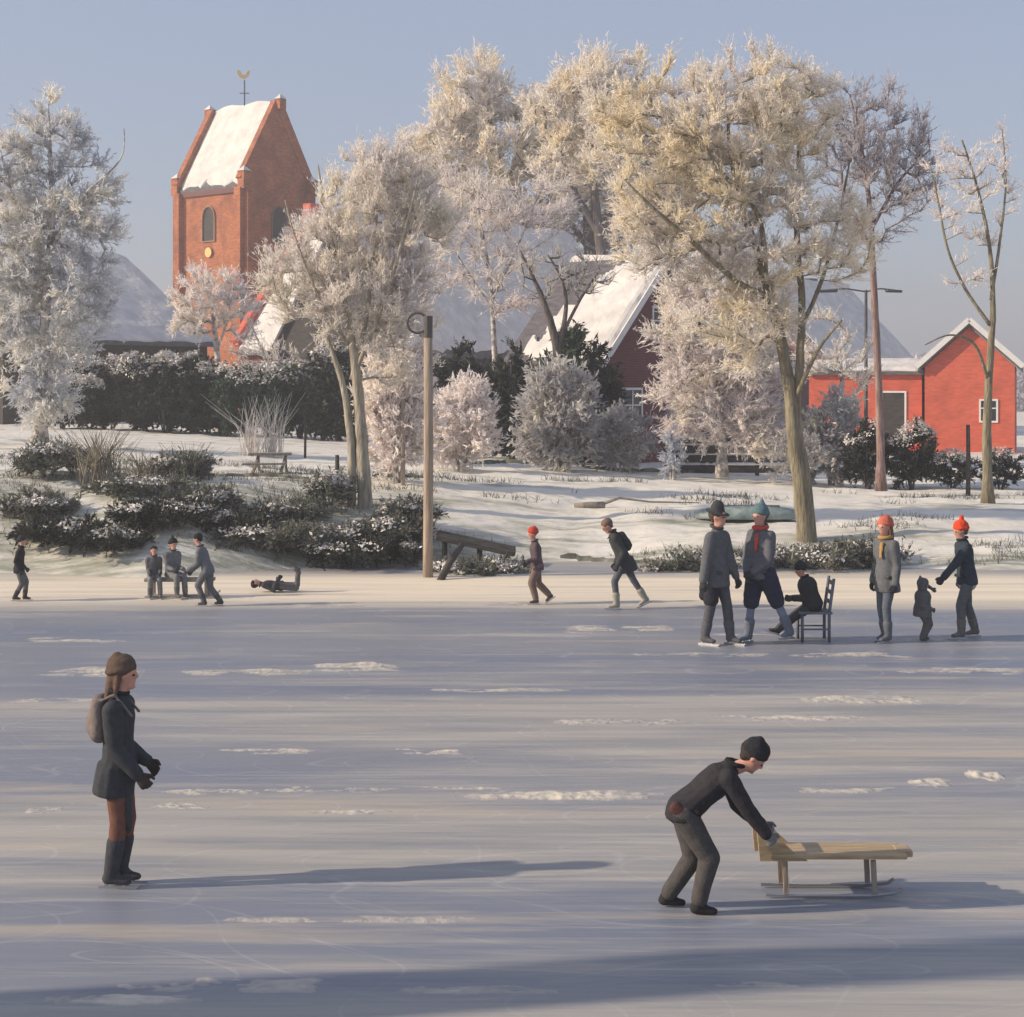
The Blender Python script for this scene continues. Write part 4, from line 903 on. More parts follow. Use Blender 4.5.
def person(label, loc, rz, h, jacket, trousers, hat=None, hat_c=None, hair=None, hair_c=(.09, .055, .035), hip=(0, .52), neck=(.0, .825), head=(.015, .925), hpitch=0, hyaw=0,
           feet=((.0, .055, .04), (.0, -.055, .04)), hands=((.05, .15, .46), (.05, -.15, .46)), fpitch=(0, 0), hem=.40, boots=(.06, .055, .05), glove=(.05, .05, .055), extras=(), skates=True,
           vox=.010, jw=1.0, group=None, elbow=(-1, 0, -.3), knee=(1, 0, .1), tr_r=1.0, shorts=None, knees=None, boot_h=.10, curl=.8, lie=None, hs=1.07):
    """pose numbers are fractions of the height h; x = forward, y = left, z = up"""
    Rm = Matrix.Rotation(rz, 3, 'Z')
    if lie is not None: Rm = Rm @ lie
    L0 = Vector(loc) + Vector((0, 0, .016 * h if skates else 0))
    S = lambda p: Vector(p) * h
    hipc = S((hip[0], 0, hip[1])); neckc = S((neck[0], 0, neck[1])); headc = S((head[0], 0, head[1])); spine = (neckc - hipc).normalized()
    shc = neckc - spine * .03 * h
    J = {}
    for i, sd in enumerate((1, -1)):
        sh = shc + Vector((0, sd * .088 * h, -.014 * h)); ha = S(hands[i]); el, ha = ik(sh, ha, .172 * h, .150 * h, Vector((elbow[0], elbow[1] * sd, elbow[2])))
        hp = hipc + Vector((0, sd * .048 * h, -.01 * h)); ft = S(feet[i]); pole = Vector(knee) if knees is None else Vector(knees[i])
        kn, ft = ik(hp, ft, .2375 * h, .2365 * h, pole); J[sd] = (sh, el, ha, hp, kn, ft)
    hd = Matrix.Rotation(hyaw, 3, 'Z') @ Matrix.Rotation(hpitch, 3, 'Y')
    k_ = h * hs; H_ = lambda x, y, z: headc + hd @ (Vector((x, y, z)) * k_)
    chest = hipc.lerp(neckc, .72); waist = hipc.lerp(neckc, .36)
    def make(mb, name, parent, m_, voxel=None, sm=3, wr=0.0, ws=10, extra=None):
        me = remesh(mb, (voxel or vox * h / 1.6) * (1 if vox < .01 else 1.15), sm, wr, ws)
        Mx = Rm.to_4x4(); me.transform(Mx)
        if parent is None:
            o = link_mesh(name, me, m_, None, L0)
        else: o = link_mesh(name, me, m_, parent)
        return o
    # --- the body: one continuous mesh
    mb = MB()
    cap(mb, hipc, waist, (.068 * h, .052 * h), (.060 * h, .046 * h)); cap(mb, waist, chest, (.060 * h, .046 * h), (.078 * h, .056 * h)); cap(mb, chest, shc, (.078 * h, .055 * h), (.05 * h, .04 * h))
    cap(mb, J[1][0], J[-1][0], .034 * h, .034 * h); cap(mb, shc, headc - Vector((0, 0, .02 * h)), .034 * h, .031 * h)
    for sd in (1, -1):
        sh, el, ha, hp, kn, ft = J[sd]
        chain(mb, [sh, el, ha], [.032 * h, .026 * h, .019 * h]); chain(mb, [hp, kn, ft], [.044 * h, .030 * h * min(1, tr_r + .1), .021 * h])
        fq = Matrix.Rotation(fpitch[0 if sd > 0 else 1], 3, 'Y'); cap(mb, ft, ft + fq @ Vector((.052 * h, 0, -.016 * h)), (.018 * h, .015 * h), (.016 * h, .010 * h))
        cap(mb, ha, ha + (ha - el).normalized() * .026 * h, (.013 * h, .008 * h), (.012 * h, .006 * h))
    cap(mb, H_(-.012, 0, .016), H_(.006, 0, .012), (.047 * k_, .050 * k_), (.046 * k_, .048 * k_)); cap(mb, H_(.006, 0, .0), H_(.020, 0, -.040), (.042 * k_, .040 * k_), (.026 * k_, .026 * k_))
    cap(mb, H_(.048, 0, .008), H_(.058, 0, -.010), .006 * k_, .008 * k_, n=8); cap(mb, H_(.044, -.010, -.030), H_(.044, .010, -.030), .007 * k_, .007 * k_, n=8)
    cap(mb, H_(.046, -.022, .013), H_(.046, .022, .013), .006 * k_, .006 * k_, n=8); cap(mb, H_(.036, 0, -.050), H_(.040, 0, -.052), .013 * k_, .011 * k_, n=8)
    for sd in (1, -1): cap(mb, H_(-.004, sd * .047, .006), H_(-.002, sd * .047, -.012), (.007 * k_, .012 * k_), (.006 * k_, .009 * k_), n=8)
    body = make(mb, 'person', None, [MT['skin'], MT['eye']], voxel=(.0072 if vox < .01 else .0115) * h, sm=2)
    tag(body, label, 'person', group)
    mb = MB()
    for sd in (1, -1): cap(mb, H_(.0465, sd * .018, .0005), H_(.0475, sd * .018, .0005), .0055 * k_, .0055 * k_, n=8, k=3)
    me = bpy.data.meshes.new('eyes'); me.from_pydata([tuple(Rm @ Vector(v)) for v in mb.v], [], mb.f); link_mesh('eyes', me, MT['eye'], body)
    # --- trousers
    mb = MB(); cap(mb, hipc + Vector((0, 0, -.01 * h)), waist, (.084 * h, .066 * h), (.066 * h, .050 * h))
    for sd in (1, -1):
        sh, el, ha, hp, kn, ft = J[sd]; chain(mb, [hp, kn, ft + (kn - ft).normalized() * .03 * h], [.058 * h * max(.86, tr_r), .045 * h * tr_r, .037 * h * tr_r])
    make(mb, 'trousers', body, cl(*trousers), wr=.004 * h, ws=7)
    if shorts:
        mb = MB(); cap(mb, hipc, waist, (.094 * h, .076 * h), (.084 * h, .066 * h))
        for sd in (1, -1): sh, el, ha, hp, kn, ft = J[sd]; chain(mb, [hp, hp.lerp(kn, .95)], [.074 * h, .062 * h])
        make(mb, 'shorts', body, cl(*shorts), wr=.006 * h)
    # --- jacket
    mb = MB(); G_ = jw
    hemp = hipc + Vector((0, 0, (hem - hip[1]) * h)) if hem < hip[1] else hipc
    if lie is not None or hip[1] < .4: hemp = hipc - spine * .02 * h
    cap(mb, hemp, hipc, (.110 * h * G_, .084 * h * G_), (.102 * h * G_, .080 * h * G_), endr=.012 * h); cap(mb, hipc, waist, (.102 * h * G_, .080 * h * G_), (.088 * h * G_, .068 * h * G_)); cap(mb, waist, chest, (.088 * h * G_, .068 * h * G_), (.098 * h * G_, .076 * h * G_))
    cap(mb, chest, shc, (.098 * h * G_, .074 * h * G_), (.062 * h, .052 * h)); cap(mb, J[1][0], J[-1][0], .044 * h, .044 * h)
    cap(mb, shc, shc + spine * .040 * h, .045 * h, .046 * h, endr=.01 * h)
    kk = dict(S=S, J=J, H_=H_, hip=hipc, neck=neckc, chest=chest, spine=spine, sh=shc, h=h)
    for e in extras:
        if e[0] == 'coat_skirt': e[2](mb, kk)
    for sd in (1, -1):
        sh, el, ha, hp, kn, ft = J[sd]; chain(mb, [sh, el, ha - (ha - el).normalized() * .005 * h], [.046 * h, .037 * h, .030 * h])
    make(mb, 'jacket', body, cl(*jacket), wr=.007 * h, ws=6 / h * 1.5)
    mb = MB(); cc = shc + spine * .052 * h      # turned-up collar
    for q in range(12):
        a0, a1 = q * math.pi / 6, (q + 1) * math.pi / 6
        cap(mb, cc + Vector((math.cos(a0) * .042, math.sin(a0) * .045, .006 - .012 * math.cos(a0))) * h, cc + Vector((math.cos(a1) * .042, math.sin(a1) * .045, .006 - .012 * math.cos(a1))) * h, .0135 * h, .0135 * h, n=8, k=2)
    make(mb, 'collar', body, cl(jacket[0] + '_trim', tuple(x * .6 for x in jacket[1])), voxel=.008 * h, wr=.003 * h)
    if vox < .014 and hat != 'hood':
        mb = MB()                      # button placket and pocket flaps
        for sd in (1, -1): 
            pc = hipc + Vector((.062 * G_, sd * .068 * G_, .005)) * h; cap(mb, pc + Vector((0, -.026, 0)) * h, pc + Vector((0, .026, 0)) * h, (.012 * h, .022 * h), (.012 * h, .022 * h), endr=.006 * h)
        make(mb, 'pocket_flap', body, cl(jacket[0] + '_trim', tuple(x * .6 for x in jacket[1])), voxel=.008 * h)
    # --- boots, skates, gloves
    for i, sd in enumerate((1, -1)):
        sh, el, ha, hp, kn, ft = J[sd]
        Fm = Matrix.Rotation(fpitch[i], 3, 'Y'); FP_ = lambda x, y, z: ft + Fm @ (Vector((x, y, z)) * h)
        mb = MB(); cap(mb, FP_(-.012, 0, -.012), FP_(.030, 0, -.014), (.027 * h, .027 * h), (.028 * h, .024 * h)); cap(mb, FP_(.030, 0, -.018), FP_(.080, 0, -.024), (.028 * h, .022 * h), (.024 * h, .016 * h))
        cap(mb, ft, ft + (kn - ft).normalized() * boot_h * h, .032 * h, .042 * h)
        bt = make(mb, 'boot', body, cl('boot_leather_%d_%d' % (int(boots[0] * 1000), int(boots[2] * 1000)), boots), voxel=.008 * h)
        if skates:
            mb = MB(); P_ = [FP_(-.055, -.005, -.057), FP_(.115, -.005, -.057), FP_(.132, -.005, -.040), FP_(.10, -.005, -.042), FP_(-.05, -.005, -.044)]
            P2 = [p + Fm @ Vector((0, .010 * h, 0)) for p in P_]; mb.add(P_ + P2, [(0, 1, 2, 3, 4), (5, 6, 7, 8, 9)] + [(q, (q + 1) % 5, 5 + (q + 1) % 5, 5 + q) for q in range(5)])
            for x in (-.02, .06): mb.box(FP_(x, 0, -.037), (.012 * h, .012 * h, .012 * h))
            me = bpy.data.meshes.new('skate'); me.from_pydata([tuple(Rm @ Vector(v)) for v in mb.v], [], mb.f); fix_normals(me); link_mesh('skate', me, MT['steel'], body)
        mb = MB(); dv = (ha - el).normalized(); dv = (dv + Vector((0, 0, -.25))).normalized() if curl < 1.2 else dv
        hand_mesh(mb, ha, dv, Vector((0, -sd, 0)) + Vector((-.2, 0, 0)), 1 if sd > 0 else -1, h, .0035 * h, curl)
        make(mb, 'glove', body, cl('glove_%d_%d' % (int(glove[0] * 100), int(glove[2] * 100)), glove), voxel=(.0042 if vox < .01 else .0062) * h, sm=1)
    # --- hair
    if hair:
        mb = MB(); cap(mb, H_(-.020, 0, .020), H_(-.004, 0, .024), (.055 * k_, .054 * k_), (.053 * k_, .050 * k_))
        if hair == 'long':
            cap(mb, H_(-.034, 0, .0), H_(-.058, 0, -.085), (.046 * k_, .030 * k_), (.040 * k_, .022 * k_)); cap(mb, H_(-.058, 0, -.085), H_(-.075, 0, -.15), (.040 * k_, .022 * k_), (.020 * k_, .012 * k_))
            for sd in (1, -1): cap(mb, H_(-.008, sd * .045, .0), H_(-.020, sd * .046, -.075), .014 * k_, .010 * k_)
        else: cap(mb, H_(-.030, 0, .01), H_(-.034, 0, -.025), (.042 * k_, .028 * k_), (.036 * k_, .020 * k_))
        make(mb, 'hair', body, cl('hair_%d' % int(hair_c[0] * 1000), hair_c), voxel=.007 * h, wr=.004 * h, ws=18)
    # --- hat
    if hat:
        mb = MB()
        if hat in ('beanie', 'bobble', 'pointed'):
            cap(mb, H_(-.016, 0, .030), H_(-.002, 0, .034), (.059 * k_, .058 * k_), (.057 * k_, .054 * k_)); cap(mb, H_(-.022, 0, .050), H_(-.026, 0, .066), (.050 * k_, .048 * k_), (.030 * k_, .028 * k_))
            for q in range(16):
                a0, a1 = q * math.pi / 8, (q + 1) * math.pi / 8; cap(mb, H_(-.012 + .056 * math.cos(a0), .056 * math.sin(a0), .020 + .010 * math.cos(a0)), H_(-.012 + .056 * math.cos(a1), .056 * math.sin(a1), .020 + .010 * math.cos(a1)), .011 * k_, .011 * k_, n=8, k=2)
            if hat == 'bobble': cap(mb, H_(-.030, 0, .100), H_(-.030, 0, .102), .020 * k_, .020 * k_)
            if hat == 'pointed': cap(mb, H_(-.022, 0, .07), H_(-.026, 0, .118), .034 * k_, .007 * k_)
        if hat == 'brim':
            cap(mb, H_(-.014, 0, .030), H_(-.008, 0, .072), (.056 * k_, .056 * k_), (.048 * k_, .046 * k_)); cap(mb, H_(-.010, 0, .030), H_(-.009, 0, .034), (.088 * k_, .092 * k_), (.086 * k_, .090 * k_), endr=.004 * k_, n=24)
        if hat == 'cap':
            cap(mb, H_(-.014, 0, .026), H_(-.006, 0, .046), (.058 * k_, .057 * k_), (.052 * k_, .050 * k_)); cap(mb, H_(.046, 0, .022), H_(.078, 0, .014), (.036 * k_, .007 * k_), (.026 * k_, .005 * k_))
        if hat == 'hood':
            cap(mb, H_(-.020, 0, .012), H_(.004, 0, .018), (.060 * k_, .062 * k_), (.055 * k_, .056 * k_)); cap(mb, H_(-.030, 0, .03), H_(-.045, 0, .095), .045 * k_, .008 * k_); cap(mb, H_(-.02, 0, -.02), shc, .052 * k_, .055 * k_)
        make(mb, 'hood' if hat == 'hood' else 'hat', body, cl(*hat_c), voxel=.007 * h, wr=.003 * h, ws=24)
    for e in extras:
        if e[0] == 'coat_skirt': continue
        mb = MB(); e[2](mb, dict(S=S, J=J, H_=H_, hip=hipc, neck=neckc, chest=chest, spine=spine, sh=shc, h=h)); make(mb, e[0], body, cl(*e[1]), voxel=.0085 * h, wr=.004 * h)
    return body, J, Rm
def scarf(mb, k):
    for q in range(12):
        a0, a1 = q * math.pi / 6, (q + 1) * math.pi / 6; c = k['sh'].lerp(k['H_'](0, 0, -.04), .55)
        cap(mb, c + Vector((math.cos(a0) * .045, math.sin(a0) * .050, -.006 * math.cos(a0))) * k['h'], c + Vector((math.cos(a1) * .045, math.sin(a1) * .050, -.006 * math.cos(a1))) * k['h'], .019 * k['h'], .019 * k['h'], n=8, k=2)
    c = k['sh'] + Vector((.07, .02, 0)) * k['h']; cap(mb, c, c + Vector((.02, 0, -.12)) * k['h'], (.022 * k['h'], .01 * k['h']), (.02 * k['h'], .008 * k['h']))
def backpack(mb, k):
    c = k['chest'] - Vector((.082, 0, -.015)) * k['h']; s = k['spine']
    cap(mb, c - s * .085 * k['h'], c + s * .045 * k['h'], (.082 * k['h'], .052 * k['h']), (.066 * k['h'], .040 * k['h']))
    cap(mb, c - s * .07 * k['h'] - Vector((.035, 0, 0)) * k['h'], c - s * .02 * k['h'] - Vector((.035, 0, 0)) * k['h'], (.055 * k['h'], .028 * k['h']), (.05 * k['h'], .024 * k['h']))
    for sd in (1, -1): chain(mb, [c + s * .05 * k['h'] + Vector((0, sd * .05, 0)) * k['h'], k['sh'] + Vector((0, sd * .055, .048)) * k['h'], k['chest'] + Vector((.078, sd * .055, .01)) * k['h']], [.010 * k['h']] * 3, n=8, k=2)
def coat_skirt(mb, k, d=.17, w=.105, off=0):
    c = k['hip']; cap(mb, c + Vector((off * .3, 0, .01)) * k['h'], c + Vector((off, 0, -d)) * k['h'], (.105 * k['h'], .082 * k['h']), (w * 1.22 * k['h'], .092 * k['h']), endr=.012 * k['h'])
def sk(d, w=.105, off=0): return lambda mb, k: coat_skirt(mb, k, d, w, off)
DG, GR, BLG = ('dark_grey_wool', (.050, .052, .058)), ('mid_grey_wool', (.125, .125, .130)), ('blue_grey_denim', (.095, .115, .145))
NAVY, BLK, BRN = ('navy_wool', (.030, .038, .058)), ('black_wool', (.024, .024, .027)), ('brown_wool', (.115, .072, .052))

# 1 girl in the front, looking right
p = gp(121, 886)
person('girl in brown hat, dark coat and rucksack standing in the front left', p, R(-4), 1.46, ('charcoal_coat', (.050, .054, .060)), ('russet_leggings', (.17, .080, .058)), 'beanie', ('brown_hat', (.115, .080, .060)), 'long', (.13, .085, .06),
       hip=(-.012, .52), neck=(-.012, .825), head=(.012, .925), feet=((-.015, .04, .04), (-.035, -.04, .04)), hands=((.105, .05, .53), (.10, -.08, .50)), hem=.45, jw=.95, boots=(.060, .060, .068), glove=(.06, .045, .04),
       extras=(('rucksack', ('taupe_canvas', (.20, .165, .150)), backpack), ('coat_skirt', ('charcoal_coat', (.050, .054, .060)), sk(.12, .090, -.022)), ('long_sash', ('dark_scarf', (.055, .058, .062)), lambda mb, k: cap(mb, k['hip'] + Vector((.045, -.03, .02)) * k['h'], k['hip'] + Vector((.06, -.035, -.27)) * k['h'], (.032 * k['h'], .022 * k['h']), (.026 * k['h'], .014 * k['h'])))),
       vox=.0095, boot_h=.15, elbow=(-1, .1, -.5), knee=(1, 0, 0), tr_r=.86)
# 2 boy bending over the sled
p = gp(694, 911)
boyP = p.copy()
person('boy in dark cap bending forward to push the tan wooden sled', p, R(-3), 1.30, ('black_jacket', (.036, .034, .038)), ('dark_trousers', (.080, .074, .070)), 'beanie', ('black_cap', (.028, .028, .032)), 'short', (.05, .04, .035), hs=1.08,
       hip=(-.05, .485), neck=(.180, .685), head=(.280, .735), hpitch=.75, feet=((-.13, .06, .045), (.015, -.05, .04)), hands=((.325, .07, .40), (.335, -.06, .385)), hem=.45, boots=(.034, .033, .033), glove=(.20, .20, .19), curl=1.4,
       extras=(('belt_bag', ('red_brown_cloth', (.10, .045, .040)), lambda mb, k: cap(mb, k['hip'] + Vector((-.05, -.085, .03)) * k['h'], k['hip'] + Vector((-.01, -.088, .0)) * k['h'], (.02 * k['h'], .035 * k['h']), (.02 * k['h'], .03 * k['h']))),),
       vox=.0095, elbow=(-.3, .5, -1), knee=(1, 0, 0), tr_r=1.12, boot_h=.09, skates=False, jw=1.04)
# the sled
p0 = gp(757, 893); s0 = Vector((p0.x, p0.y, 0))
sd_ = empty('ice_sled', s0, 'tan wooden ice sled with long plank seat and upright push handle', 'sled')
mb = MB(); mb.box(s0 + Vector((.50, 0, .270)), (.86, .30, .032)); mb.box(s0 + Vector((.93, 0, .270)), (.10, .16, .04)); mb.build('seat_plank', MT['wood_tan'], sd_, bevel=.008)
mb = MB()
for y in (-.12, .12):
    V = [s0 + Vector((x, y + o, z)) for o in (-.014, .014) for x, z in ((.0, .24), (.30, .24), (.22, .29), (.10, .40), (.02, .47), (-.02, .46))]
    mb.add(V, [tuple(range(6)), tuple(range(6, 12))] + [(i, (i + 1) % 6, 6 + (i + 1) % 6, 6 + i) for i in range(6)])
mb.bar(s0 + Vector((.0, -.16, .455)), s0 + Vector((.0, .16, .455)), .035, .035)
mb.build('push_handle', MT['wood_tan'], sd_)
for x in (.16, .72):
    for y in (-.11, .11): mb = MB(); mb.bar(s0 + Vector((x, y, .24)), s0 + Vector((x + .01, y, .035)), .022, .032); mb.build('leg', MT['pole_wood'] if x < .5 else MT['grey_wood'], sd_)
for y in (-.11, .11):
    mb = MB(); mb.tube([s0 + Vector((x, y, z)) for x, z in ((.04, .022), (.3, .013), (.7, .013), (.86, .030), (.90, .06))], .012, 6); mb.build('runner', MT['steel'], sd_)
# 3 child in red hat walking left
person('small child in red hat and purple brown jacket walking left near the far bank', gp(537, 604), R(180 + 12), 1.12, ('plum_jacket', (.105, .075, .085)), ('brown_trousers', (.19, .135, .11)), 'beanie', ('red_hat', (.52, .07, .045)), None,
       hs=1.15, hip=(0, .50), neck=(.03, .80), head=(.06, .915), feet=((.02, .05, .04), (-.19, -.05, .085)), fpitch=(0, .6), hands=((.16, .10, .56), (.10, -.12, .52)), vox=.014, tr_r=1.15, hem=.44, hpitch=.15, boots=(.07, .06, .06), jw=1.08)
# 4 leaning walker
person('skater in long dark coat leaning forward, head bowed, gliding left', gp(618, 609), R(180 + 6), 1.40, ('dark_green_grey_coat', (.050, .054, .055)), ('slate_trousers', (.11, .12, .13)), None, None, 'short', (.18, .12, .09),
       hip=(-.06, .50), neck=(.055, .77), head=(.115, .845), hpitch=.6, feet=((.02, .04, .04), (-.30, -.05, .075)), fpitch=(0, .45), hands=((.02, .12, .46), (.0, -.13, .45)), vox=.014, hem=.40,
       extras=(('coat_skirt', ('dark_green_grey_coat', (.050, .054, .055)), sk(.12, .11, -.06)), ('rucksack', ('black_canvas', (.04, .042, .045)), backpack)), boots=(.35, .33, .27), tr_r=.85)
# 5 man in dark hat
person('tall man in dark brimmed hat and long grey jacket, left of the pair', gp(717, 645), R(-38), 1.70, ('ash_grey_coat', (.120, .122, .128)), ('grey_trousers', (.095, .098, .105)), 'brim', ('charcoal_hat', (.055, .058, .060)), 'short',
       feet=((.07, .075, .04), (-.07, -.06, .04)), hands=((.10, .12, .46), (-.02, -.17, .44)), vox=.013, hem=.42, boots=(.11, .11, .12), extras=(('coat_skirt', ('ash_grey_coat', (.120, .122, .128)), sk(.10, .095)), ('knee_shorts', ('black_shorts', (.03, .03, .04)), lambda mb, k: cap(mb, k['J'][-1][3].lerp(k['J'][-1][4], .35), k['J'][-1][3].lerp(k['J'][-1][4], .8), .062 * k['h'], .058 * k['h']))), tr_r=.92)
q = gp(703, 644); mb = MB(); cap(mb, (0, 0, 0), (0, 0, .16), (.10, .055), (.06, .045)); me = remesh(mb, .012, 2, .006)
mb2 = o = link_mesh('hand_bag', me, cl(*BLK), None, Vector((q.x, q.y - .02, .60))); tag(o, 'small black bag hanging from the hat man\'s hand', 'bag')
# 6 man in teal hat
person('tall skater in teal pointed hat, red scarf and dark knee breeches', gp(761, 643), R(180 + 42), 1.70, ('grey_blue_anorak', (.125, .128, .142)), ('pale_blue_stockings', (.19, .225, .29)), 'pointed', ('teal_hat', (.115, .185, .20)), 'short',
       feet=((-.16, .16, .04), (.05, -.08, .04)), hands=((.11, .02, .52), (.11, -.04, .50)), vox=.013, hem=.47, boots=(.15, .17, .21), shorts=('navy_breeches', (.028, .033, .058)), tr_r=.72, extras=(('scarf', ('red_scarf', (.55, .085, .06)), scarf),), jw=1.08, elbow=(-.5, .9, -.4))
# 7 seated child on chair
cpos = gp(822, 640)
person('child in black sitting on the wooden chair with legs stretched out', Vector((cpos.x - .10, cpos.y, 0)), R(180), 1.16, ('black_grey_jacket', (.040, .042, .044)), ('dark_grey_trousers', (.060, .062, .066)), 'beanie', ('black_beanie', (.035, .036, .038)), None,
       hip=(.02, .385), hs=1.12, jw=1.45, neck=(.10, .66), head=(.15, .755), hpitch=.35, feet=((.47, .07, .06), (.44, -.06, .06)), fpitch=(-.3, -.3), hands=((.24, .09, .45), (.24, -.09, .44)), vox=.016, hem=.385, tr_r=1.1, boots=(.05, .05, .05), knee=(.3, 0, 1))
ch = empty('wooden_chair', (cpos.x, cpos.y, 0), 'small grey blue wooden chair standing on the ice', 'chair')
MT['chair_paint'] = mat('chair_paint', (.10, .11, .14), (.17, .18, .21), 6, .6)
for x in (-.28, .06):
    for y in (-.17, .17):
        mb = MB(); top = .36 if x < 0 else .80
        mb.tube([(cpos.x + x, cpos.y + y, .0), (cpos.x + x, cpos.y + y, .36)] + ([(cpos.x + x + .06, cpos.y + y, .80)] if x > 0 else []), .020, 8); mb.build('leg', MT['chair_paint'], ch, smooth=True)
mb = MB(); mb.box((cpos.x - .11, cpos.y, .365), (.42, .40, .03)); mb.build('seat', MT['chair_paint'], ch, bevel=.008)
for z in (.50, .62, .74):
    mb = MB(); mb.box((cpos.x + .06 + (z - .36) * .136, cpos.y, z), (.018, .33, .05)); mb.build('back_slat', MT['chair_paint'], ch)
for y in (-.17, .17): mb = MB(); mb.bar((cpos.x - .28, cpos.y + y, .16), (cpos.x + .06, cpos.y + y, .16), .02, .02); mb.build('stretcher', MT['chair_paint'], ch)
# 8 woman in red hat and long coat
person('woman in salmon red hat and ochre scarf, long grey coat, hands in pockets', gp(886, 642), R(180 + 35), 1.55, ('stone_grey_coat', (.130, .135, .140)), ('blue_grey_jeans', (.110, .130, .155)), 'beanie', ('salmon_hat', (.55, .145, .09)), 'long', (.15, .09, .05),
       feet=((.02, .04, .04), (-.03, -.035, .04)), hands=((.03, .125, .47), (.02, -.125, .47)), vox=.013, hem=.40, tr_r=.85, extras=(('scarf', ('ochre_scarf', (.42, .25, .09)), scarf), ('coat_skirt', ('stone_grey_coat', (.130, .135, .140)), sk(.12, .10, -.02))), boots=(.13, .14, .16))
# 9 toddler
tp = gp(923, 641)
person('toddler in plain grey hooded snowsuit holding the adult\'s hand', tp, R(15), .84, ('grey_snowsuit', (.115, .115, .115)), ('grey_snowsuit', (.115, .115, .115)), 'hood', ('grey_snowsuit', (.115, .115, .115)), None,
       hs=1.35, hip=(-.01, .49), neck=(0, .74), head=(.01, .86), feet=((.05, .07, .05), (-.05, -.06, .05)), hands=((.19, .09, .78), (.05, -.16, .50)), vox=.016, tr_r=1.5, jw=1.6, hem=.38, boots=(.10, .095, .09), skates=False, glove=(.10, .095, .09))
# 10 adult in red hat
person('adult in bright red bobble hat and navy jacket reaching a hand to the toddler', gp(966, 638), R(180 + 8), 1.50, ('navy_teal_jacket', (.035, .048, .062)), ('grey_green_trousers', (.105, .118, .118)), 'bobble', ('bright_red_hat', (.72, .07, .025)), 'short', (.12, .08, .05),
       hip=(-.01, .51), neck=(.03, .81), head=(.05, .905), hpitch=.2, feet=((.07, .07, .04), (-.11, -.06, .04)), hands=((.26, .06, .475), (-.02, -.16, .47)), vox=.013, hem=.45, tr_r=.95,
       extras=(('waist_sash', ('pale_grey_cloth', (.42, .43, .46)), lambda mb, k: cap(mb, k['hip'] + Vector((0, 0, -.05)) * k['h'], k['hip'] + Vector((0, 0, -.02)) * k['h'], (.098 * k['h'], .082 * k['h']), (.096 * k['h'], .08 * k['h']))),), jw=1.05, boots=(.16, .15, .13))
# 11 three children at a bench sled
b0 = gp(180, 597); b0 = Vector((b0.x, b0.y, 0))
bs = empty('bench_sled', b0, 'long low grey sled on which two children sit', 'sled')
mb = MB(); mb.box(b0 + Vector((0, 0, .27)), (1.05, .26, .05)); mb.build('seat_plank', MT['grey_wood'], bs, bevel=.008)
for x in (-.42, .42):
    for y in (-.1, .1): mb = MB(); mb.box(b0 + Vector((x, y, .14)), (.05, .035, .21)); mb.build('leg', MT['grey_wood'], bs)
for y in (-.1, .1): mb = MB(); mb.tube([b0 + Vector((x, y, z)) for x, z in ((-.52, .015), (.4, .015), (.55, .04), (.60, .09))], .014, 6); mb.build('runner', MT['steel'], bs)
person('child with dark hair sitting at the left end of the grey sled', b0 + Vector((-.40, -.02, 0)), R(-75), .98, GR, ('pale_grey_trousers', (.20, .205, .20)), None, None, 'short', (.03, .028, .028), hip=(0, .335), neck=(.06, .62), head=(.09, .72), feet=((.25, .09, .045), (.22, -.07, .045)), hands=((.16, .1, .38), (.17, -.08, .38)), vox=.018, hem=.33, jw=1.0, knee=(.5, 0, 1), boots=(.12, .12, .12))
person('child with black hat sitting upright in the middle of the grey sled', b0 + Vector((-.12, -.02, 0)), R(-50), 1.12, ('pewter_jacket', (.16, .165, .17)), ('ash_trousers', (.17, .175, .18)), 'pointed', ('jet_hat', (.025, .025, .027)), None, hip=(0, .30), neck=(.02, .61), head=(.04, .71), feet=((.26, .06, .045), (.25, -.06, .045)), hands=((.17, .08, .38), (.17, -.07, .38)), vox=.018, hem=.30, knee=(.5, 0, 1), boots=(.12, .12, .12))
person('dark haired child bending over the right end of the grey sled, one leg stretched back', gp(208, 606), R(180 - 10), 1.12, ('dove_grey_jacket', (.15, .155, .17)), ('steel_trousers', (.14, .145, .155)), None, None, 'short', (.02, .02, .02), hip=(0, .47), neck=(.10, .75), head=(.14, .86), hpitch=.4, feet=((.03, .05, .04), (-.16, -.05, .04)), hands=((.24, .09, .46), (.24, -.07, .44)), vox=.018, hem=.42, tr_r=1.0, boots=(.08, .08, .08))
# 12 lying child
p = gp(262, 592)
lm = Matrix.Rotation(R(-90), 3, 'Y')
person('child lying flat on the ice with both boots in the air', Vector((p.x + .70, p.y, .10)), 0, 1.0, DG, GR, None, None, 'short', (.035, .02, .02), hip=(0, .40), neck=(.02, .70), head=(.04, .80), feet=((.24, .05, .14), (.20, -.05, .12)), hands=((.08, .14, .45), (.08, -.12, .45)), vox=.018, lie=lm, knee=(0.05, 0, -1), fpitch=(-1.2, -1.2), boots=(.09, .09, .09), tr_r=1.05, skates=False)
# 13 child at the left edge
person('child in black coat skating in at the left edge', gp(19, 601), R(10), .98, BLK, GR, 'beanie', ('coal_hat', (.035, .033, .035)), None, hip=(0, .50), neck=(.03, .8), head=(.05, .905), feet=((.08, .05, .04), (-.06, -.05, .05)), hands=((.08, .14, .48), (.03, -.14, .47)), vox=.018, hem=.42)

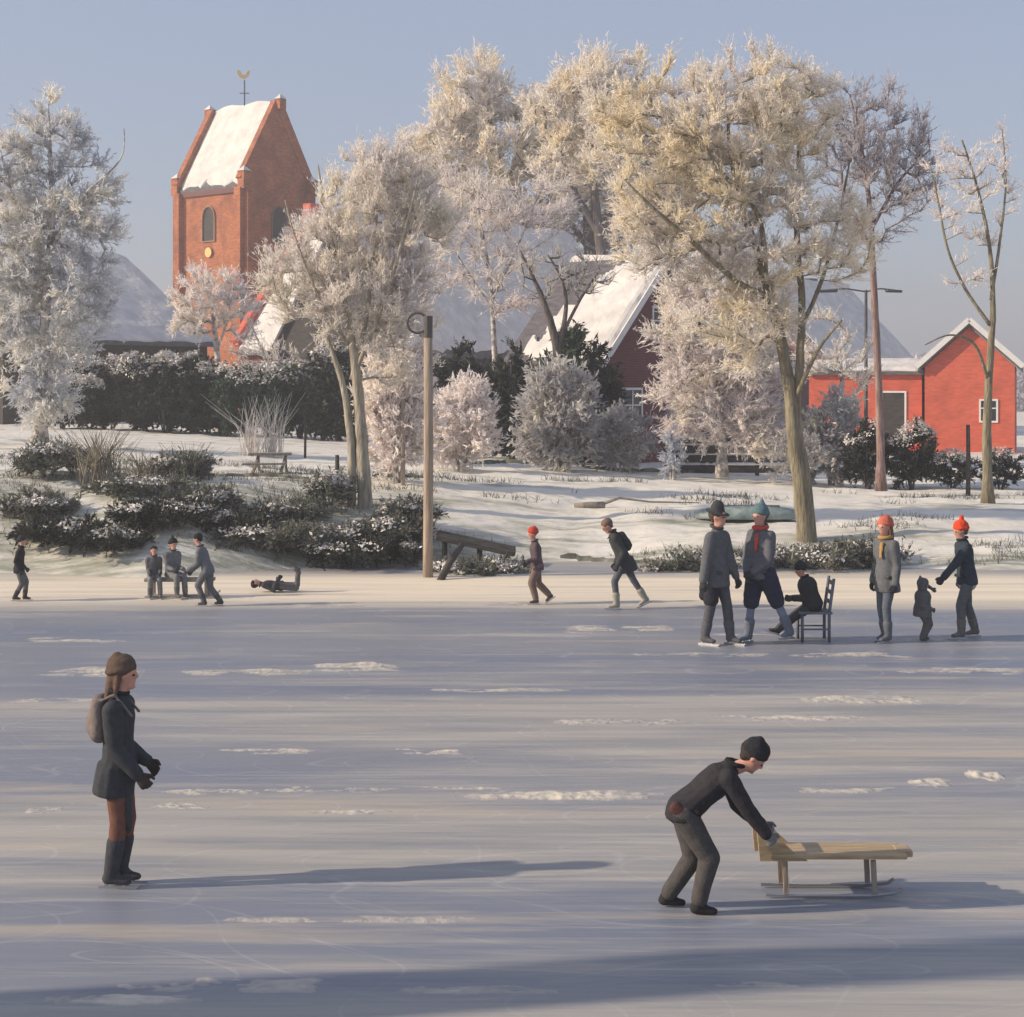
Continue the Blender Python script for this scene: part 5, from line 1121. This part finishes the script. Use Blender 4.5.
# ------------------------------------------------------------------ poles, posts and odds and ends
p = gp(428, 577)
pl = empty('wooden_pole', (p.x, p.y, 0), 'tall pale wooden pole with an iron ring, standing at the ice edge', 'pole')
mb = MB(); mb.tube([(p.x, p.y, -.3), (p.x, p.y, .6), (p.x + .01, p.y, 2.2), (p.x, p.y, 4.15)], [.09, .085, .082, .074], 14, wob=.02); mb.build('shaft', MT['pole_wood'], pl, smooth=True)
mb = MB(); mb.tube([(p.x, p.y, 4.05), (p.x, p.y, 4.42)], .080, 12); mb.build('pole_cap', MT['iron'], pl)
c = Vector((p.x - .18, p.y - .02, 4.30)); mb = MB(); mb.tube([c + Vector((math.cos(a) * .17, 0, math.sin(a) * .17)) for a in [i * math.pi / 12 for i in range(25)]], .022, 7, cap=False); mb.build('iron_ring', MT['iron'], pl, smooth=True)
D_ = 35.5; x = (403 - 512) / F * D_
mb = MB(); z = gz(x, D_); mb.tube([(x, D_, z - .2), (x, D_, z + 1.6), (x, D_, CH + (385 - 318) / F * D_)], [.05, .045, .035], 8)
tag(mb.build('thin_post', mat('weathered_post', (.30, .25, .22), (.42, .36, .31), 4, .8, stretch=(4, 4, .5)), loc=(x, D_, z), smooth=True), 'thin tall brownish post just left of the ringed pole', 'post')
for px, py0, py1, r_, lb in ((968, 425, 496, .055, 'dark wooden post beside the olive trunk at the right edge'), (305, 412, 458, .035, 'short dark stake on the snow before the green hedge'), (337, 455, 497, .05, 'short grey stake beside the twin trunks')):
    q = surf(px, py1); s = F / q.y; mb = MB(); mb.tube([q - Vector((0, 0, .2)), q + Vector((.01, 0, (py1 - py0) / s * .5)), q + Vector((0, 0, (py1 - py0) / s))], [r_, r_ * .95, r_ * .8], 8, wob=.05)
    tag(mb.build('stake', MT['dark_wood'], loc=tuple(q), smooth=True), lb, 'stake')
# low sloping jetty right of the pole with a leaning prop
q = gp(438, 566)
jt = empty('landing_stage', (q.x, q.y, 0), 'dark snowy landing stage of planks right of the pole', 'landing stage')
a0 = Vector((-1.35, 30.5, .52)); a1 = Vector((.05, 30.3, .24))
for i in range(3):
    mb = MB(); o_ = Vector((0, .22 * i, .02 * i)); mb.bar(a0 + o_, a1 + o_, .20, .09); mb.build('plank', MT['dark_wood'], jt, bevel=.01)
for t in (.1, .55, .9):
    c = a0.lerp(a1, t); mb = MB(); mb.tube([(c.x, c.y + .05, -.2), (c.x, c.y + .05, c.z - .03)], .05, 8); mb.build('pile', MT['dark_wood'], jt)
q = gp(440, 580); mb = MB(); mb.tube([q + Vector((0, 0, -.02)), q + Vector((.14, .3, .22)), q + Vector((.34, .75, .52))], [.065, .06, .05], 8, wob=.1)
tag(mb.build('leaning_stump', MT['dark_wood'], loc=tuple(q), smooth=True), 'short dark stump leaning out of the ice beside the pole', 'stump')
# log with thin branch on the snow
q = surf(590, 508); s = F / q.y; mb = MB(); mb.tube([q + Vector((-16 / s, 0, .05)), q + Vector((0, 0, .06)), q + Vector((15 / s, .02, .06))], [.055, .065, .07], 10, wob=.05)
lg = mb.build('fallen_log', MT['grey_wood'], loc=tuple(q), smooth=True); tag(lg, 'fallen grey log with a long thin branch on the snow behind the walkers', 'log')
mb = MB(); mb.tube([q + Vector((12 / s, 0, .08)), q + Vector((30 / s, .05, .20)), q + Vector((60 / s, .05, .12)), q + Vector((110 / s, .1, .10))], [.035, .03, .02, .008], 6, wob=.1); mb.build('branch', MT['grey_wood'], lg, smooth=True)
# upturned teal boat behind the two men
q = surf(748, 520); L_ = 1.05; W_ = .38; H_b = .22; V = []; Q = []
nu = 16; nv = 8
for i in range(nu + 1):
    t = i / nu * 2 - 1; wid = W_ * (1 - abs(t) ** 2.6) ** .6 * (1 if t > -.9 else .9); ht = H_b * (1 - .45 * abs(t) ** 3)
    for j in range(nv + 1):
        a = math.pi * j / nv; V.append((q.x + t * L_, q.y + wid * math.cos(a), q.z + .03 + ht * math.sin(a) ** .7))
for i in range(nu):
    for j in range(nv): k0 = i * (nv + 1) + j; Q.append((k0, k0 + 1, k0 + nv + 2, k0 + nv + 1))
bo = empty('upturned_boat', tuple(q), 'teal painted rowing boat lying upturned on the bank behind the pair', 'boat')
hu = obj('hull', V, Q, MT['teal_paint'], bo, smooth=True); sm = hu.modifiers.new('solid', 'SOLIDIFY'); sm.thickness = .03
mb = MB(); mb.bar((q.x - L_ * .9, q.y, q.z + H_b * .80), (q.x + L_ * .9, q.y, q.z + H_b * .80 + .0), .04, .06); mb.bar((q.x - L_ * .6, q.y, q.z + H_b + .045), (q.x + L_ * .6, q.y, q.z + H_b + .045), .035, .05); mb.build('keel', MT['grey_wood'], bo)
# picnic bench on the left lawn
q = surf(270, 473); s = 1.0
pb = empty('picnic_table', tuple(q), 'small grey wooden picnic table on the snowy left lawn', 'table')
mb = MB(); mb.box(q + Vector((0, 0, .42)), (.95, .5, .05), rz=.15); mb.build('table_top', MT['grey_wood'], pb)
mb = MB(); mb.box(q + Vector((-.05, -.5, .22)), (.95, .18, .04), rz=.15); mb.build('bench', MT['grey_wood'], pb)
for x in (-.3, .3): mb = MB(); mb.bar(q + Vector((x, -.55, 0)), q + Vector((x + .05, .05, .40)), .05, .06); mb.bar(q + Vector((x, .45, 0)), q + Vector((x + .05, -.05, .39)), .05, .06); mb.build('leg_frame', MT['grey_wood'], pb)
# double-armed street lamp behind the slim trunk
D_ = 49; bx = (866 - 512) / F * D_; z0 = gz(bx, D_); zt = CH + (385 - 290) / F * D_
lp = empty('street_lamp', (bx, D_, z0), 'dark double armed street lamp beside the slim reddish trunk', 'street lamp')
mb = MB(); mb.tube([(bx, D_, z0 - .1), (bx, D_, z0 + 1), (bx, D_, zt)], [.08, .06, .04], 10); mb.build('lamp_post', MT['iron'], lp, smooth=True)
for sg, ex in ((-1, 40), (1, 28)):
    e = ex / (F / D_); mb = MB(); mb.tube([(bx, D_, zt - .05), (bx + sg * e * .5, D_, zt + .04), (bx + sg * e, D_, zt)], .022, 6); am = mb.build('arm', MT['iron'], lp, smooth=True)
    mb = MB(); cap(mb, (bx + sg * e * .75, D_, zt - .02), (bx + sg * e * 1.25, D_, zt - .04), (.13, .05), (.09, .04)); mb.build('lamp_head', MT['iron'], am, smooth=True)

# ------------------------------------------------------------------ winter air
m = bpy.data.materials.new('winter_haze'); m.use_nodes = True; N = m.node_tree.nodes; N.remove(N['Principled BSDF'])
vo = N.new('ShaderNodeVolumePrincipled'); vo.inputs['Color'].default_value = (.92, .92, .94, 1); vo.inputs['Density'].default_value = HAZE; vo.inputs['Anisotropy'].default_value = 0.2
m.node_tree.links.new(vo.outputs[0], N['Material Output'].inputs['Volume'])
mb = MB(); mb.box((0, 215, 12.2), (830, 570, 27.4)); hz = mb.build('haze', m, loc=(0, 215, 12.2)); tag(hz, 'pale thin winter haze over the pond and village', 'haze', kind='stuff')
